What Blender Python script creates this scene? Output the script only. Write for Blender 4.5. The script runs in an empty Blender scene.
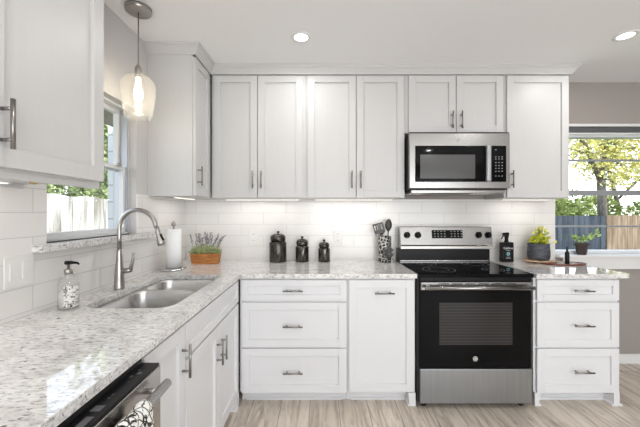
import bpy, bmesh, math, random
from math import sin, cos, pi, radians as R
from mathutils import Vector, Matrix
from mathutils.geometry import tessellate_polygon

random.seed(7)
sc = bpy.context.scene
COL = sc.collection

# ------------------------------------------------------------------ camera, sky, sun, exposure
EYE = 1.33
cam_d = bpy.data.cameras.new('camera')
cam_d.sensor_width = 36.0
cam_d.lens = 36.0 * 315 / 640
cam_d.clip_start = 0.05
cam = bpy.data.objects.new('camera', cam_d)
cam.location = (0, 0, EYE)
cam.rotation_euler = (R(90), 0, 0)
COL.objects.link(cam)
sc.camera = cam

w = bpy.data.worlds.new('sky')
sc.world = w
w.use_nodes = True
wn = w.node_tree
bg = wn.nodes['Background']
tc = wn.nodes.new('ShaderNodeTexCoord')
sx = wn.nodes.new('ShaderNodeSeparateXYZ')
wn.links.new(tc.outputs['Generated'], sx.inputs[0])
rp = wn.nodes.new('ShaderNodeValToRGB')
rp.color_ramp.elements[0].position = 0.0
rp.color_ramp.elements[0].color = (1.0, 1.0, 1.0, 1)
rp.color_ramp.elements[1].position = 0.8
rp.color_ramp.elements[1].color = (0.55, 0.74, 1.0, 1)
wn.links.new(sx.outputs['Z'], rp.inputs[0])
wn.links.new(rp.outputs['Color'], bg.inputs['Color'])
bg.inputs['Strength'].default_value = 2.9

sun_d = bpy.data.lights.new('sun', 'SUN')
sun_d.energy = 5.5
sun_d.angle = R(1.0)
sun_d.color = (1.0, 0.95, 0.87)
sun = bpy.data.objects.new('sun', sun_d)
sun.rotation_euler = Vector((0.85, -0.42, 0.85)).to_track_quat('Z', 'Y').to_euler()
COL.objects.link(sun)

sc.view_settings.view_transform = 'Standard'
sc.view_settings.look = 'None'
sc.view_settings.gamma = 1
sc.view_settings.exposure = 0.07
sc.view_settings.use_curve_mapping = False
sc.cycles.max_bounces = 10
sc.cycles.diffuse_bounces = 6
sc.cycles.caustics_reflective = False
sc.cycles.caustics_refractive = False
sc.cycles.sample_clamp_indirect = 6

# added fill lamp behind the camera, tilted up to brighten the ceiling
dl = bpy.data.lights.new('rear_fill', 'AREA')
dl.shape = 'RECTANGLE'
dl.size = 3.6
dl.size_y = 2.0
dl.energy = 68
dl.color = (0.95, 0.975, 1.0)
dlo = bpy.data.objects.new('rear_fill', dl)
dlo.location = (1.5, -2.62, 1.2)
dlo.rotation_euler = (R(90 + 34), 0, 0)
COL.objects.link(dlo)

CAN_W = 4.0        # ceiling can lamps
STRIP_W = 1.0       # under-cabinet strips, per metre

# ------------------------------------------------------------------ helpers
WL = {}


def wl(o):
    return WL.get(o.name, Vector((0, 0, 0))) if o else Vector((0, 0, 0))


class MB:
    """collects shapes in world coordinates; build() links ONE mesh object"""

    def __init__(s):
        s.v = []
        s.f = []
        s.sm = []

    def add(s, vs, fs, smooth=False):
        b = len(s.v)
        s.v += [Vector(p) for p in vs]
        s.f += [tuple(i + b for i in f) for f in fs]
        s.sm += [smooth] * len(fs)
        return s

    def box(s, x0, x1, y0, y1, z0, z1):
        x0, x1 = min(x0, x1), max(x0, x1)
        y0, y1 = min(y0, y1), max(y0, y1)
        z0, z1 = min(z0, z1), max(z0, z1)
        vs = [(x, y, z) for z in (z0, z1) for y in (y0, y1) for x in (x0, x1)]
        return s.add(vs, [(0, 2, 3, 1), (4, 5, 7, 6), (0, 1, 5, 4), (2, 6, 7, 3), (0, 4, 6, 2), (1, 3, 7, 5)])

    def lathe(s, prof, c=(0, 0, 0), n=32, smooth=True, axis='Z', sx=1, sy=1):
        """prof: list of (r, h) from bottom to top; closes to the axis when r == 0"""
        vs, fs, rings = [], [], []
        for r, h in prof:
            if r <= 1e-6:
                rings.append([len(vs)])
                vs.append((0, 0, h))
            else:
                rings.append(list(range(len(vs), len(vs) + n)))
                vs += [(r * sx * cos(2 * pi * i / n), r * sy * sin(2 * pi * i / n), h) for i in range(n)]
        for a, b in zip(rings, rings[1:]):
            for i in range(n):
                j = (i + 1) % n
                if len(a) == 1 and len(b) == 1:
                    continue
                if len(a) == 1:
                    fs.append((a[0], b[j], b[i]))
                elif len(b) == 1:
                    fs.append((a[i], a[j], b[0]))
                else:
                    fs.append((a[i], a[j], b[j], b[i]))
        C = Vector(c)
        out = []
        for x, y, z in vs:
            if axis == 'Z':
                p = Vector((x, y, z))
            elif axis == 'Y':      # h runs towards -Y
                p = Vector((x, -z, y))
            else:                  # h runs towards +X
                p = Vector((z, x, y))
            out.append(p + C)
        return s.add(out, fs, smooth)

    def tube(s, pts, r, n=12, smooth=True, flat=1.0):
        pts = [Vector(p) for p in pts]
        rr = r if isinstance(r, (list, tuple)) else [r] * len(pts)
        vs, fs = [], []
        up = None
        for i, p in enumerate(pts):
            t = (pts[min(i + 1, len(pts) - 1)] - pts[max(i - 1, 0)]).normalized()
            if up is None:
                a = Vector((0, 0, 1)) if abs(t.z) < 0.9 else Vector((0, 1, 0))
                up = (a - t * a.dot(t)).normalized()
            else:
                up = (up - t * up.dot(t)).normalized()
            sd = t.cross(up)
            vs += [p + up * (rr[i] * cos(2 * pi * k / n)) + sd * (rr[i] * flat * sin(2 * pi * k / n)) for k in range(n)]
        for i in range(len(pts) - 1):
            for k in range(n):
                l = (k + 1) % n
                fs.append((i * n + k, i * n + l, (i + 1) * n + l, (i + 1) * n + k))
        m = len(pts) - 1
        fs.append(tuple(reversed(range(n))))
        fs.append(tuple(m * n + k for k in range(n)))
        return s.add(vs, fs, smooth)

    def slab(s, outer, holes, z0, z1, top=True, bottom=True):
        loops = [outer] + holes
        flat = [p for l in loops for p in l]
        tris = tessellate_polygon([[Vector((x, y, 0)) for x, y in l] for l in loops])
        n = len(flat)
        vs = [(x, y, z0) for x, y in flat] + [(x, y, z1) for x, y in flat]
        fs = []
        for t in tris:
            if top:
                fs.append(tuple(i + n for i in t))
            if bottom:
                fs.append(tuple(reversed(t)))
        if abs(z1 - z0) > 1e-6:
            b = 0
            for l in loops:
                m = len(l)
                for i in range(m):
                    j = (i + 1) % m
                    fs.append((b + i, b + j, n + b + j, n + b + i))
                b += m
        return s.add(vs, fs)

    def prism(s, poly, fn, d0, d1):
        """poly of (a,b), fn(a,b,d) -> point"""
        n = len(poly)
        vs = [fn(a, b, d0) for a, b in poly] + [fn(a, b, d1) for a, b in poly]
        fs = [tuple(reversed(range(n))), tuple(range(n, 2 * n))]
        fs += [(i, (i + 1) % n, n + (i + 1) % n, n + i) for i in range(n)]
        return s.add(vs, fs)

    def build(s, name, m, parent=None, bevel=0.0, seg=2, recalc=True, loc=None):
        me = bpy.data.meshes.new(name)
        o = bpy.data.objects.new(name, me)
        org = Vector(loc) if loc is not None else (wl(parent) if parent else Vector((0, 0, 0)))
        me.from_pydata([tuple(p - org) for p in s.v], [], s.f)
        me.polygons.foreach_set('use_smooth', s.sm)
        if recalc:
            bm = bmesh.new()
            bm.from_mesh(me)
            bmesh.ops.recalc_face_normals(bm, faces=bm.faces)
            bm.to_mesh(me)
            bm.free()
        if m:
            me.materials.append(m)
        COL.objects.link(o)
        if parent:
            o.parent = parent
            o.location = org - wl(parent)
        else:
            o.location = org
        WL[o.name] = org
        if bevel:
            b = o.modifiers.new('bevel', 'BEVEL')
            b.width = bevel
            b.segments = seg
            b.limit_method = 'ANGLE'
            b.angle_limit = R(40)
        return o


def thing(name, label, cat, loc=(0, 0, 0), group=None):
    o = bpy.data.objects.new(name, None)
    o.empty_display_size = 0.05
    COL.objects.link(o)
    o.location = loc
    WL[o.name] = Vector(loc)
    return tag(o, label, cat, group)


def tag(o, label=None, cat=None, group=None, kind=None):
    if label:
        o['label'] = label
    if cat:
        o['category'] = cat
    if group:
        o['group'] = group
    if kind:
        o['kind'] = kind
    return o


def struct(o):
    o['kind'] = 'structure'
    return o


def text_mesh(txt, size, fn, m, name, parent, depth=0.0004):
    """lettering as a mesh; fn(u, v, w) -> world point, centred on 0,0"""
    cu = bpy.data.curves.new('lettering', 'FONT')
    cu.body = txt
    cu.size = size
    cu.align_x = 'CENTER'
    cu.align_y = 'CENTER'
    cu.extrude = depth
    cu.resolution_u = 3
    t = bpy.data.objects.new('lettering', cu)
    COL.objects.link(t)
    dg = bpy.context.evaluated_depsgraph_get()
    me = bpy.data.meshes.new_from_object(t.evaluated_get(dg))
    mb = MB()
    mb.add([fn(v.co.x, v.co.y, v.co.z) for v in me.vertices], [tuple(p.vertices) for p in me.polygons])
    bpy.data.objects.remove(t)
    bpy.data.curves.remove(cu)
    bpy.data.meshes.remove(me)
    return mb.build(name, m, parent)


# ------------------------------------------------------------------ materials
def mat(name, col, rough=0.5, metal=0.0, spec=0.5, coat=0.0, emit=None, estr=0.0, trans=0.0, ior=1.45):
    m = bpy.data.materials.new(name)
    m.use_nodes = True
    b = m.node_tree.nodes['Principled BSDF']
    b.inputs['Base Color'].default_value = (*col, 1)
    b.inputs['Roughness'].default_value = rough
    b.inputs['Metallic'].default_value = metal
    b.inputs['Specular IOR Level'].default_value = spec
    b.inputs['Coat Weight'].default_value = coat
    b.inputs['Transmission Weight'].default_value = trans
    b.inputs['IOR'].default_value = ior
    if emit:
        b.inputs['Emission Color'].default_value = (*emit, 1)
        b.inputs['Emission Strength'].default_value = estr
    return m


def N(m, t, **kw):
    n = m.node_tree.nodes.new(t)
    for k, v in kw.items():
        setattr(n, k, v)
    return n


def L(m, a, b):
    m.node_tree.links.new(a, b)


def BS(m):
    return m.node_tree.nodes['Principled BSDF']


def ramp(m, stops, src=None, interp='LINEAR'):
    r = N(m, 'ShaderNodeValToRGB')
    r.color_ramp.interpolation = interp
    e = r.color_ramp.elements
    while len(e) < len(stops):
        e.new(0.5)
    for el, (p, c) in zip(e, stops):
        el.position = p
        el.color = (*c, 1) if len(c) == 3 else c
    if src is not None:
        L(m, src, r.inputs[0])
    return r


def coords(m, scale=(1, 1, 1), loc=(0, 0, 0), world=True):
    if world:
        g = N(m, 'ShaderNodeNewGeometry').outputs['Position']
    else:
        g = N(m, 'ShaderNodeTexCoord').outputs['Object']
    mp = N(m, 'ShaderNodeMapping')
    mp.inputs['Scale'].default_value = scale
    mp.inputs['Location'].default_value = loc
    L(m, g, mp.inputs[0])
    return mp.outputs[0]


def noise(m, vec, scale, detail=3, rough=0.5, dist=0.0):
    n = N(m, 'ShaderNodeTexNoise')
    n.inputs['Scale'].default_value = scale
    n.inputs['Detail'].default_value = detail
    n.inputs['Roughness'].default_value = rough
    n.inputs['Distortion'].default_value = dist
    if vec is not None:
        L(m, vec, n.inputs['Vector'])
    return n.outputs['Fac']


def bump(m, h, strength=0.2, dist=0.01):
    b = N(m, 'ShaderNodeBump')
    b.inputs['Strength'].default_value = strength
    b.inputs['Distance'].default_value = dist
    L(m, h, b.inputs['Height'])
    L(m, b.outputs[0], BS(m).inputs['Normal'])


def mix(m, fac, a, b, mode='MIX'):
    n = N(m, 'ShaderNodeMix', data_type='RGBA', blend_type=mode)
    for i, x in ((0, fac), (6, a), (7, b)):
        if hasattr(x, 'is_output') or hasattr(x, 'links'):
            L(m, x, n.inputs[i])
        elif i == 0:
            n.inputs[i].default_value = x
        else:
            n.inputs[i].default_value = (*x, 1)
    return n.outputs[2]


def thin_glass(name, tint=(1, 1, 1), gloss=1.0, ior=1.45, haze=0.0):
    m = bpy.data.materials.new(name)
    m.use_nodes = True
    nt = m.node_tree
    nt.nodes.remove(nt.nodes['Principled BSDF'])
    out = nt.nodes['Material Output']
    tr = nt.nodes.new('ShaderNodeBsdfTransparent')
    tr.inputs[0].default_value = (*tint, 1)
    gl = nt.nodes.new('ShaderNodeBsdfGlossy')
    gl.inputs['Roughness'].default_value = 0.03
    fr = nt.nodes.new('ShaderNodeLayerWeight')
    fr.inputs['Blend'].default_value = 0.5
    pw = nt.nodes.new('ShaderNodeMath')
    pw.operation = 'POWER'
    pw.inputs[1].default_value = 4.0
    nt.links.new(fr.outputs['Facing'], pw.inputs[0])
    mu = nt.nodes.new('ShaderNodeMath')
    mu.operation = 'MULTIPLY_ADD'
    mu.inputs[1].default_value = gloss
    mu.inputs[2].default_value = 0.03
    ms = nt.nodes.new('ShaderNodeMixShader')
    nt.links.new(pw.outputs[0], mu.inputs[0])
    nt.links.new(mu.outputs[0], ms.inputs[0])
    nt.links.new(tr.outputs[0], ms.inputs[1])
    nt.links.new(gl.outputs[0], ms.inputs[2])
    if haze:          # faintly milky, seeded glass
        df = nt.nodes.new('ShaderNodeBsdfTranslucent')
        dd_ = nt.nodes.new('ShaderNodeBsdfDiffuse')
        a_ = nt.nodes.new('ShaderNodeMixShader')
        a_.inputs[0].default_value = 0.5
        b_ = nt.nodes.new('ShaderNodeMixShader')
        b_.inputs[0].default_value = haze
        df.inputs[0].default_value = (0.95, 0.94, 0.92, 1)
        dd_.inputs[0].default_value = (0.95, 0.94, 0.92, 1)
        nt.links.new(df.outputs[0], a_.inputs[1])
        nt.links.new(dd_.outputs[0], a_.inputs[2])
        nt.links.new(ms.outputs[0], b_.inputs[1])
        nt.links.new(a_.outputs[0], b_.inputs[2])
        ms = b_
    nt.links.new(ms.outputs[0], out.inputs[0])
    return m


M = {}
# painted cabinet, faint vertical brushed grain
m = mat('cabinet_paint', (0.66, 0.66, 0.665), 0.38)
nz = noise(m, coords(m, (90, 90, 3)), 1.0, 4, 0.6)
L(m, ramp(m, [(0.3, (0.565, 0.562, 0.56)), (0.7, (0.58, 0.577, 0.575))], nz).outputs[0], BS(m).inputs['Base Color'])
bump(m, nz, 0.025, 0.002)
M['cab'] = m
M['cab_base'] = mat('base_cabinet_paint', (0.735, 0.74, 0.755), 0.35)
M['taupe'] = mat('taupe_wall_paint', (0.35, 0.32, 0.30), 0.8)
M['wall'] = mat('pale_grey_wall_paint', (0.56, 0.55, 0.545), 0.8)
m = mat('ceiling_paint', (0.87, 0.87, 0.87), 0.9)
M['ceil'] = m
M['trim'] = mat('white_trim_paint', (0.78, 0.78, 0.78), 0.4)
M['vinyl'] = mat('white_vinyl', (0.75, 0.76, 0.78), 0.35)
M['alu'] = mat('grey_window_aluminium', (0.42, 0.44, 0.47), 0.4, 0.6)
M['dark_alu'] = mat('dark_grey_shade_rail', (0.10, 0.105, 0.11), 0.5)


def tile_mat(name, ax):
    m = mat(name, (0.8, 0.79, 0.77), 0.12)
    g = N(m, 'ShaderNodeNewGeometry')
    s = N(m, 'ShaderNodeSeparateXYZ')
    L(m, g.outputs['Position'], s.inputs[0])
    c = N(m, 'ShaderNodeCombineXYZ')
    L(m, s.outputs[ax], c.inputs[0])
    L(m, s.outputs['Z'], c.inputs[1])
    mp = N(m, 'ShaderNodeMapping')
    mp.inputs['Location'].default_value = (0.10 + 4.0, -0.034 - 0.9 + 2.0, 0)
    L(m, c.outputs[0], mp.inputs[0])
    b = N(m, 'ShaderNodeTexBrick')
    b.offset = 0.5
    b.inputs['Scale'].default_value = 1.0
    b.inputs['Brick Width'].default_value = 0.40
    b.inputs['Row Height'].default_value = 0.10
    b.inputs['Mortar Size'].default_value = 0.0022
    b.inputs['Mortar Smooth'].default_value = 0.3
    b.inputs['Color1'].default_value = (0.78, 0.765, 0.745, 1)
    b.inputs['Color2'].default_value = (0.75, 0.735, 0.715, 1)
    b.inputs['Mortar'].default_value = (0.60, 0.59, 0.57, 1)
    L(m, mp.outputs[0], b.inputs['Vector'])
    L(m, b.outputs['Color'], BS(m).inputs['Base Color'])
    inv = N(m, 'ShaderNodeMath', operation='SUBTRACT')
    inv.inputs[0].default_value = 1.0
    L(m, b.outputs['Fac'], inv.inputs[1])
    wv = noise(m, g.outputs['Position'], 5.0, 1)
    ad = N(m, 'ShaderNodeMath', operation='MULTIPLY_ADD')
    L(m, wv, ad.inputs[0])
    ad.inputs[1].default_value = 0.6
    L(m, inv.outputs[0], ad.inputs[2])
    bump(m, ad.outputs[0], 0.35, 0.003)
    return m


M['tile_back'] = tile_mat('glossy_subway_tile_back', 'X')
M['tile_left'] = tile_mat('glossy_subway_tile_left', 'Y')

# granite
m = mat('speckled_granite', (0.8, 0.8, 0.8), 0.05, coat=0.35, spec=0.6)
BS(m).inputs['Coat Roughness'].default_value = 0.03
v = coords(m, (0.8, 2.0, 2.0))
n1 = noise(m, v, 48, 4, 0.62, 0.3)
n2 = noise(m, v, 9, 3, 0.55, 0.6)
n3 = noise(m, v, 130, 2, 0.5)
vor = N(m, 'ShaderNodeTexVoronoi')
vor.inputs['Scale'].default_value = 46
L(m, v, vor.inputs['Vector'])
base = ramp(m, [(0.33, (0.42, 0.41, 0.40)), (0.45, (0.68, 0.67, 0.66)), (0.56, (0.83, 0.825, 0.815))], n1).outputs[0]
veil = ramp(m, [(0.36, (0.84, 0.83, 0.82)), (0.58, (1, 1, 1))], n2).outputs[0]
c1 = mix(m, 1.0, base, veil, 'MULTIPLY')
dk = ramp(m, [(0.60, (0, 0, 0)), (0.67, (1, 1, 1))], n1).outputs[0]
sp = ramp(m, [(0.70, (1, 1, 1)), (0.745, (0, 0, 0))], noise(m, v, 75, 5, 0.75, 0.4)).outputs[0]
spk = noise(m, coords(m, (0.8, 2.0, 2.0), (3.1, 1.7, 0.4)), 56, 3, 0.6, 0.5)
spm = ramp(m, [(0.35, (1, 1, 1)), (0.39, (0, 0, 0))], spk).outputs[0]
c2 = mix(m, spm, c1, (0.17, 0.155, 0.15))
L(m, c2, BS(m).inputs['Base Color'])
M['granite'] = m


def steel_mat(name, scale, rough=0.26, col=(0.345, 0.338, 0.33)):
    m = mat(name, col, rough, 1.0)
    nz = noise(m, coords(m, scale), 1.0, 4, 0.6)
    L(m, ramp(m, [(0.3, tuple(c * 0.93 for c in col)), (0.7, tuple(min(1, c * 1.05) for c in col))], nz).outputs[0], BS(m).inputs['Base Color'])
    bump(m, nz, 0.05, 0.001)
    return m


M['steel'] = steel_mat('brushed_steel_across', (4, 300, 300))
M['steel_dw'] = steel_mat('brushed_steel_dishwasher', (300, 4, 300), 0.27, (0.50, 0.48, 0.46))
M['steel_v'] = steel_mat('brushed_steel_drawer', (60, 60, 2), 0.36, (0.36, 0.37, 0.38))
M['sink'] = steel_mat('satin_sink_steel', (6, 6, 200), 0.27, (0.60, 0.59, 0.58))
M['nickel'] = mat('brushed_nickel', (0.42, 0.40, 0.38), 0.3, 1.0)
M['handle'] = mat('dark_nickel_pull', (0.30, 0.285, 0.27), 0.32, 1.0)
M['chrome'] = mat('chrome', (0.75, 0.75, 0.75), 0.12, 1.0)
M['blackglass'] = mat('black_glass', (0.004, 0.004, 0.0045), 0.04, spec=0.14)
M['black'] = mat('black_plastic', (0.008, 0.008, 0.009), 0.3, spec=0.2)
M['blackmat'] = mat('matt_black', (0.02, 0.02, 0.02), 0.6)
M['ovenwin'] = mat('oven_window_glass', (0.03, 0.028, 0.028), 0.06, spec=0.3)
m = M['ovenwin']
vv = coords(m, (1, 1, 1))
wv = N(m, 'ShaderNodeTexWave', wave_type='BANDS', bands_direction='Z')
wv.inputs['Scale'].default_value = 16
wv.inputs['Distortion'].default_value = 0.4
L(m, vv, wv.inputs[0])
L(m, ramp(m, [(0.7, (0.028, 0.026, 0.026)), (0.95, (0.05, 0.046, 0.046))], wv.outputs['Fac']).outputs[0], BS(m).inputs['Base Color'])
M['mwwin'] = mat('microwave_window_screen', (0.085, 0.085, 0.085), 0.15)
M['white_print'] = mat('white_print', (0.75, 0.75, 0.75), 0.5)
M['dim_print'] = mat('dim_print', (0.11, 0.11, 0.115), 0.4)
M['grey_print'] = mat('grey_print', (0.35, 0.36, 0.37), 0.5)
M['teal_print'] = mat('teal_print', (0.25, 0.5, 0.5), 0.5)
M['whiteplastic'] = mat('white_plastic', (0.78, 0.77, 0.75), 0.3)
M['brass'] = mat('brass', (0.5, 0.36, 0.16), 0.3, 1.0)
M['paper'] = mat('paper_towel', (0.86, 0.87, 0.88), 0.95)
bump(M['paper'], noise(M['paper'], coords(M['paper']), 260, 2), 0.25, 0.002)

# floor planks along Y
m = mat('wood_look_floor_plank', (0.4, 0.33, 0.27), 0.35)
g = N(m, 'ShaderNodeNewGeometry')
s_ = N(m, 'ShaderNodeSeparateXYZ')
L(m, g.outputs['Position'], s_.inputs[0])
c_ = N(m, 'ShaderNodeCombineXYZ')
L(m, s_.outputs['Y'], c_.inputs[0])
L(m, s_.outputs['X'], c_.inputs[1])
mp = N(m, 'ShaderNodeMapping')
mp.inputs['Location'].default_value = (5.3, 5.07, 0)
L(m, c_.outputs[0], mp.inputs[0])
b = N(m, 'ShaderNodeTexBrick')
b.offset = 0.37
b.inputs['Scale'].default_value = 1
b.inputs['Brick Width'].default_value = 1.2
b.inputs['Row Height'].default_value = 0.2
b.inputs['Mortar Size'].default_value = 0.0022
b.inputs['Color1'].default_value = (0, 0, 0, 1)
b.inputs['Color2'].default_value = (1, 1, 1, 1)
b.inputs['Mortar'].default_value = (0.5, 0.5, 0.5, 1)
L(m, mp.outputs[0], b.inputs['Vector'])
wn_ = N(m, 'ShaderNodeVectorMath', operation='MULTIPLY_ADD')
L(m, b.outputs['Color'], wn_.inputs[0])
wn_.inputs[1].default_value = (0, 7, 3)
L(m, mp.outputs[0], wn_.inputs[2])
mp2 = N(m, 'ShaderNodeMapping')
mp2.inputs['Scale'].default_value = (1.6, 13, 1)
L(m, wn_.outputs[0], mp2.inputs[0])
gn = noise(m, mp2.outputs[0], 1.6, 5, 0.65, 1.2)
woodc = ramp(m, [(0.28, (0.28, 0.225, 0.175)), (0.42, (0.54, 0.47, 0.40)), (0.56, (0.74, 0.67, 0.59)), (0.75, (0.80, 0.74, 0.665))], gn).outputs[0]
tint = ramp(m, [(0, (0.82, 0.80, 0.78)), (1, (1.0, 0.99, 0.97))], b.outputs['Color']).outputs[0]
wc = mix(m, 1.0, woodc, tint, 'MULTIPLY')
wc2 = mix(m, b.outputs['Fac'], wc, (0.25, 0.22, 0.19))
L(m, wc2, BS(m).inputs['Base Color'])
M['floor'] = m


def wood(name, c0, c1, scale, rough=0.5):
    m = mat(name, c0, rough)
    n = noise(m, coords(m, scale), 1.0, 4, 0.6, 0.4)
    L(m, ramp(m, [(0.38, c0), (0.62, c1)], n).outputs[0], BS(m).inputs['Base Color'])
    return m


M['planter'] = wood('orange_brown_wood', (0.30, 0.11, 0.025), (0.50, 0.21, 0.06), (12, 12, 90))
M['boardred'] = wood('reddish_wood_board', (0.13, 0.035, 0.022), (0.22, 0.07, 0.04), (10, 60, 60), 0.25)
M['boardlight'] = wood('light_wood_board', (0.50, 0.30, 0.17), (0.72, 0.50, 0.33), (14, 70, 70), 0.4)
M['fencewhite'] = wood('bleached_fence_wood', (0.24, 0.21, 0.175), (0.62, 0.60, 0.57), (7, 7, 1.0), 0.9)
M['fencetan'] = wood('tan_fence_wood', (0.20, 0.135, 0.085), (0.36, 0.26, 0.18), (9, 9, 1.2), 0.9)
M['fenceshade'] = wood('shade_painted_fence_wood', (0.03, 0.038, 0.052), (0.07, 0.085, 0.11), (9, 9, 1.2), 0.9)  # blue-grey shade on the fence is put into the wood colour
M['bark'] = wood('tree_bark', (0.07, 0.06, 0.05), (0.17, 0.15, 0.125), (20, 20, 5), 0.9)
M['grass'] = wood('lawn', (0.06, 0.10, 0.03), (0.12, 0.17, 0.05), (6, 6, 6), 0.95)


def leafmat(name, cols, scale=3):
    m = mat(name, cols[0], 0.6)
    n = noise(m, coords(m), scale, 3, 0.7)
    st = [(0.3 + 0.4 * i / (len(cols) - 1), c) for i, c in enumerate(cols)]
    L(m, ramp(m, st, n).outputs[0], BS(m).inputs['Base Color'])
    BS(m).inputs['Transmission Weight'].default_value = 0.0
    return m


M['leafyellow'] = leafmat('yellow_green_tree_leaves', [(0.26, 0.32, 0.12), (0.70, 0.62, 0.18), (0.46, 0.52, 0.24)], 1.5)
M['leafhedge'] = leafmat('hedge_leaves', [(0.10, 0.15, 0.03), (0.27, 0.34, 0.08), (0.45, 0.48, 0.2)], 2)
M['leafgreen'] = leafmat('green_leaves', [(0.10, 0.16, 0.05), (0.30, 0.36, 0.14), (0.5, 0.52, 0.28)], 3)
M['leafpot'] = leafmat('yellow_green_pot_leaves', [(0.14, 0.30, 0.03), (0.60, 0.62, 0.05), (0.85, 0.74, 0.08)], 30)
M['leafsucc'] = leafmat('pale_green_leaves', [(0.25, 0.42, 0.10), (0.60, 0.74, 0.32)], 25)
M['leafgrey'] = leafmat('grey_green_leaves', [(0.16, 0.26, 0.15), (0.42, 0.50, 0.24), (0.66, 0.62, 0.26)], 30)
M['lavender'] = leafmat('dried_lavender', [(0.17, 0.16, 0.20), (0.36, 0.34, 0.38)], 90)
M['stalk'] = mat('plant_stalk', (0.20, 0.24, 0.13), 0.7)
M['concrete'] = mat('dark_grey_concrete_pot', (0.06, 0.065, 0.075), 0.55)
m = M['concrete']
zz = N(m, 'ShaderNodeTexCoord')
L(m, ramp(m, [(0.35, (0.045, 0.05, 0.06)), (0.65, (0.10, 0.105, 0.12))], noise(m, coords(m, (20, 20, 60)), 1.0, 4)).outputs[0], BS(m).inputs['Base Color'])
M['darkpot'] = mat('dark_brown_pot', (0.06, 0.045, 0.04), 0.6)
M['soil'] = mat('soil', (0.04, 0.025, 0.018), 0.95)
m = mat('dark_pewter_glaze', (0.055, 0.05, 0.046), 0.22, 0.75)
L(m, ramp(m, [(0.4, (0.035, 0.031, 0.028)), (0.68, (0.13, 0.12, 0.11))], noise(m, coords(m, (60, 60, 25)), 1, 4)).outputs[0], BS(m).inputs['Base Color'])
M['pewter'] = m
m = mat('mottled_silver_crock', (0.4, 0.4, 0.4), 0.3, 0.6)
vr = N(m, 'ShaderNodeTexVoronoi', feature='DISTANCE_TO_EDGE')
vr.inputs['Scale'].default_value = 34
L(m, coords(m), vr.inputs['Vector'])
L(m, ramp(m, [(0.05, (0.60, 0.59, 0.57)), (0.11, (0.035, 0.033, 0.032))], vr.outputs[0]).outputs[0], BS(m).inputs['Base Color'])
M['crock'] = m
M['spoon'] = mat('dark_grey_nylon', (0.045, 0.042, 0.04), 0.35)
M['spoon2'] = mat('steel_ladle', (0.35, 0.34, 0.33), 0.3, 1.0)
m = mat('black_white_floral_cloth', (0.8, 0.8, 0.8), 0.9)
nn = noise(m, coords(m), 26, 2, 0.5, 2.2)
r1 = ramp(m, [(0.40, (0.012, 0.012, 0.012)), (0.44, (0.82, 0.81, 0.78))], nn).outputs[0]
vr = N(m, 'ShaderNodeTexVoronoi', feature='DISTANCE_TO_EDGE')
vr.inputs['Scale'].default_value = 42
L(m, coords(m), vr.inputs['Vector'])
r2 = ramp(m, [(0.035, (0.05, 0.05, 0.05)), (0.08, (1, 1, 1))], vr.outputs[0]).outputs[0]
L(m, mix(m, 1.0, r1, r2, 'MULTIPLY'), BS(m).inputs['Base Color'])
M['towel'] = m
M['glass'] = thin_glass('window_glass', (0.98, 0.99, 1.0), 0.5)
M['pendglass'] = thin_glass('clear_pendant_glass', (0.985, 0.98, 0.965), 0.9, haze=0.08)
M['bottleglass'] = thin_glass('clear_bottle_glass', (0.98, 0.985, 0.98), 0.6, haze=0.12)
M['bulb'] = mat('lit_bulb', (1, 0.9, 0.75), 0.3, emit=(1.0, 0.88, 0.70), estr=14)
M['lens'] = mat('lit_lens', (1, 1, 1), 0.4, emit=(1.0, 0.97, 0.92), estr=6)
M['strip'] = mat('lit_strip', (1, 1, 1), 0.4, emit=(1.0, 0.93, 0.82), estr=2.0)
M['soap'] = mat('soap', (0.75, 0.74, 0.70), 0.3)
m = mat('floral_label', (0.7, 0.69, 0.66), 0.5)
nn = noise(m, coords(m), 70, 3, 0.6, 1.5)
L(m, ramp(m, [(0.42, (0.10, 0.10, 0.08)), (0.50, (0.74, 0.73, 0.70))], nn).outputs[0], BS(m).inputs['Base Color'])
M['label'] = m
m = mat('painted_brick', (0.60, 0.60, 0.58), 0.8)
b = N(m, 'ShaderNodeTexBrick')
b.inputs['Scale'].default_value = 1
b.inputs['Brick Width'].default_value = 2.5
b.inputs['Row Height'].default_value = 0.16
b.inputs['Mortar Size'].default_value = 0.008
b.inputs['Color1'].default_value = (0.62, 0.63, 0.63, 1)
b.inputs['Color2'].default_value = (0.58, 0.59, 0.60, 1)
b.inputs['Mortar'].default_value = (0.38, 0.38, 0.38, 1)
g = N(m, 'ShaderNodeNewGeometry')
s_ = N(m, 'ShaderNodeSeparateXYZ')
L(m, g.outputs['Position'], s_.inputs[0])
c_ = N(m, 'ShaderNodeCombineXYZ')
L(m, s_.outputs['X'], c_.inputs[0])
L(m, s_.outputs['Z'], c_.inputs[1])
L(m, c_.outputs[0], b.inputs['Vector'])
L(m, b.outputs['Color'], BS(m).inputs['Base Color'])
M['siding'] = m

# ------------------------------------------------------------------ room shell
XL, YB, ZC = -1.193, 2.80, 2.495
XR, YR = 4.2, -2.7
T = 0.15
# window openings
W1 = (1.366, 2.045, 1.20, 2.005)      # left wall: y0 y1 z0 z1
W2 = (2.085, 3.45, 0.945, 2.10)      # back wall: x0 x1 z0 z1
W3 = (-0.5, 3.5, 0.05, 2.25)           # unseen opening added behind the camera to let in light

struct(MB().box(XL - T, XR + T, YR - T, YB + T, -0.12, 0).build('floor', M['floor']))
struct(MB().box(XL - T, XR + T, YR - T, YB + T, ZC, ZC + 0.12).build('ceiling', M['ceil']))


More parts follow.
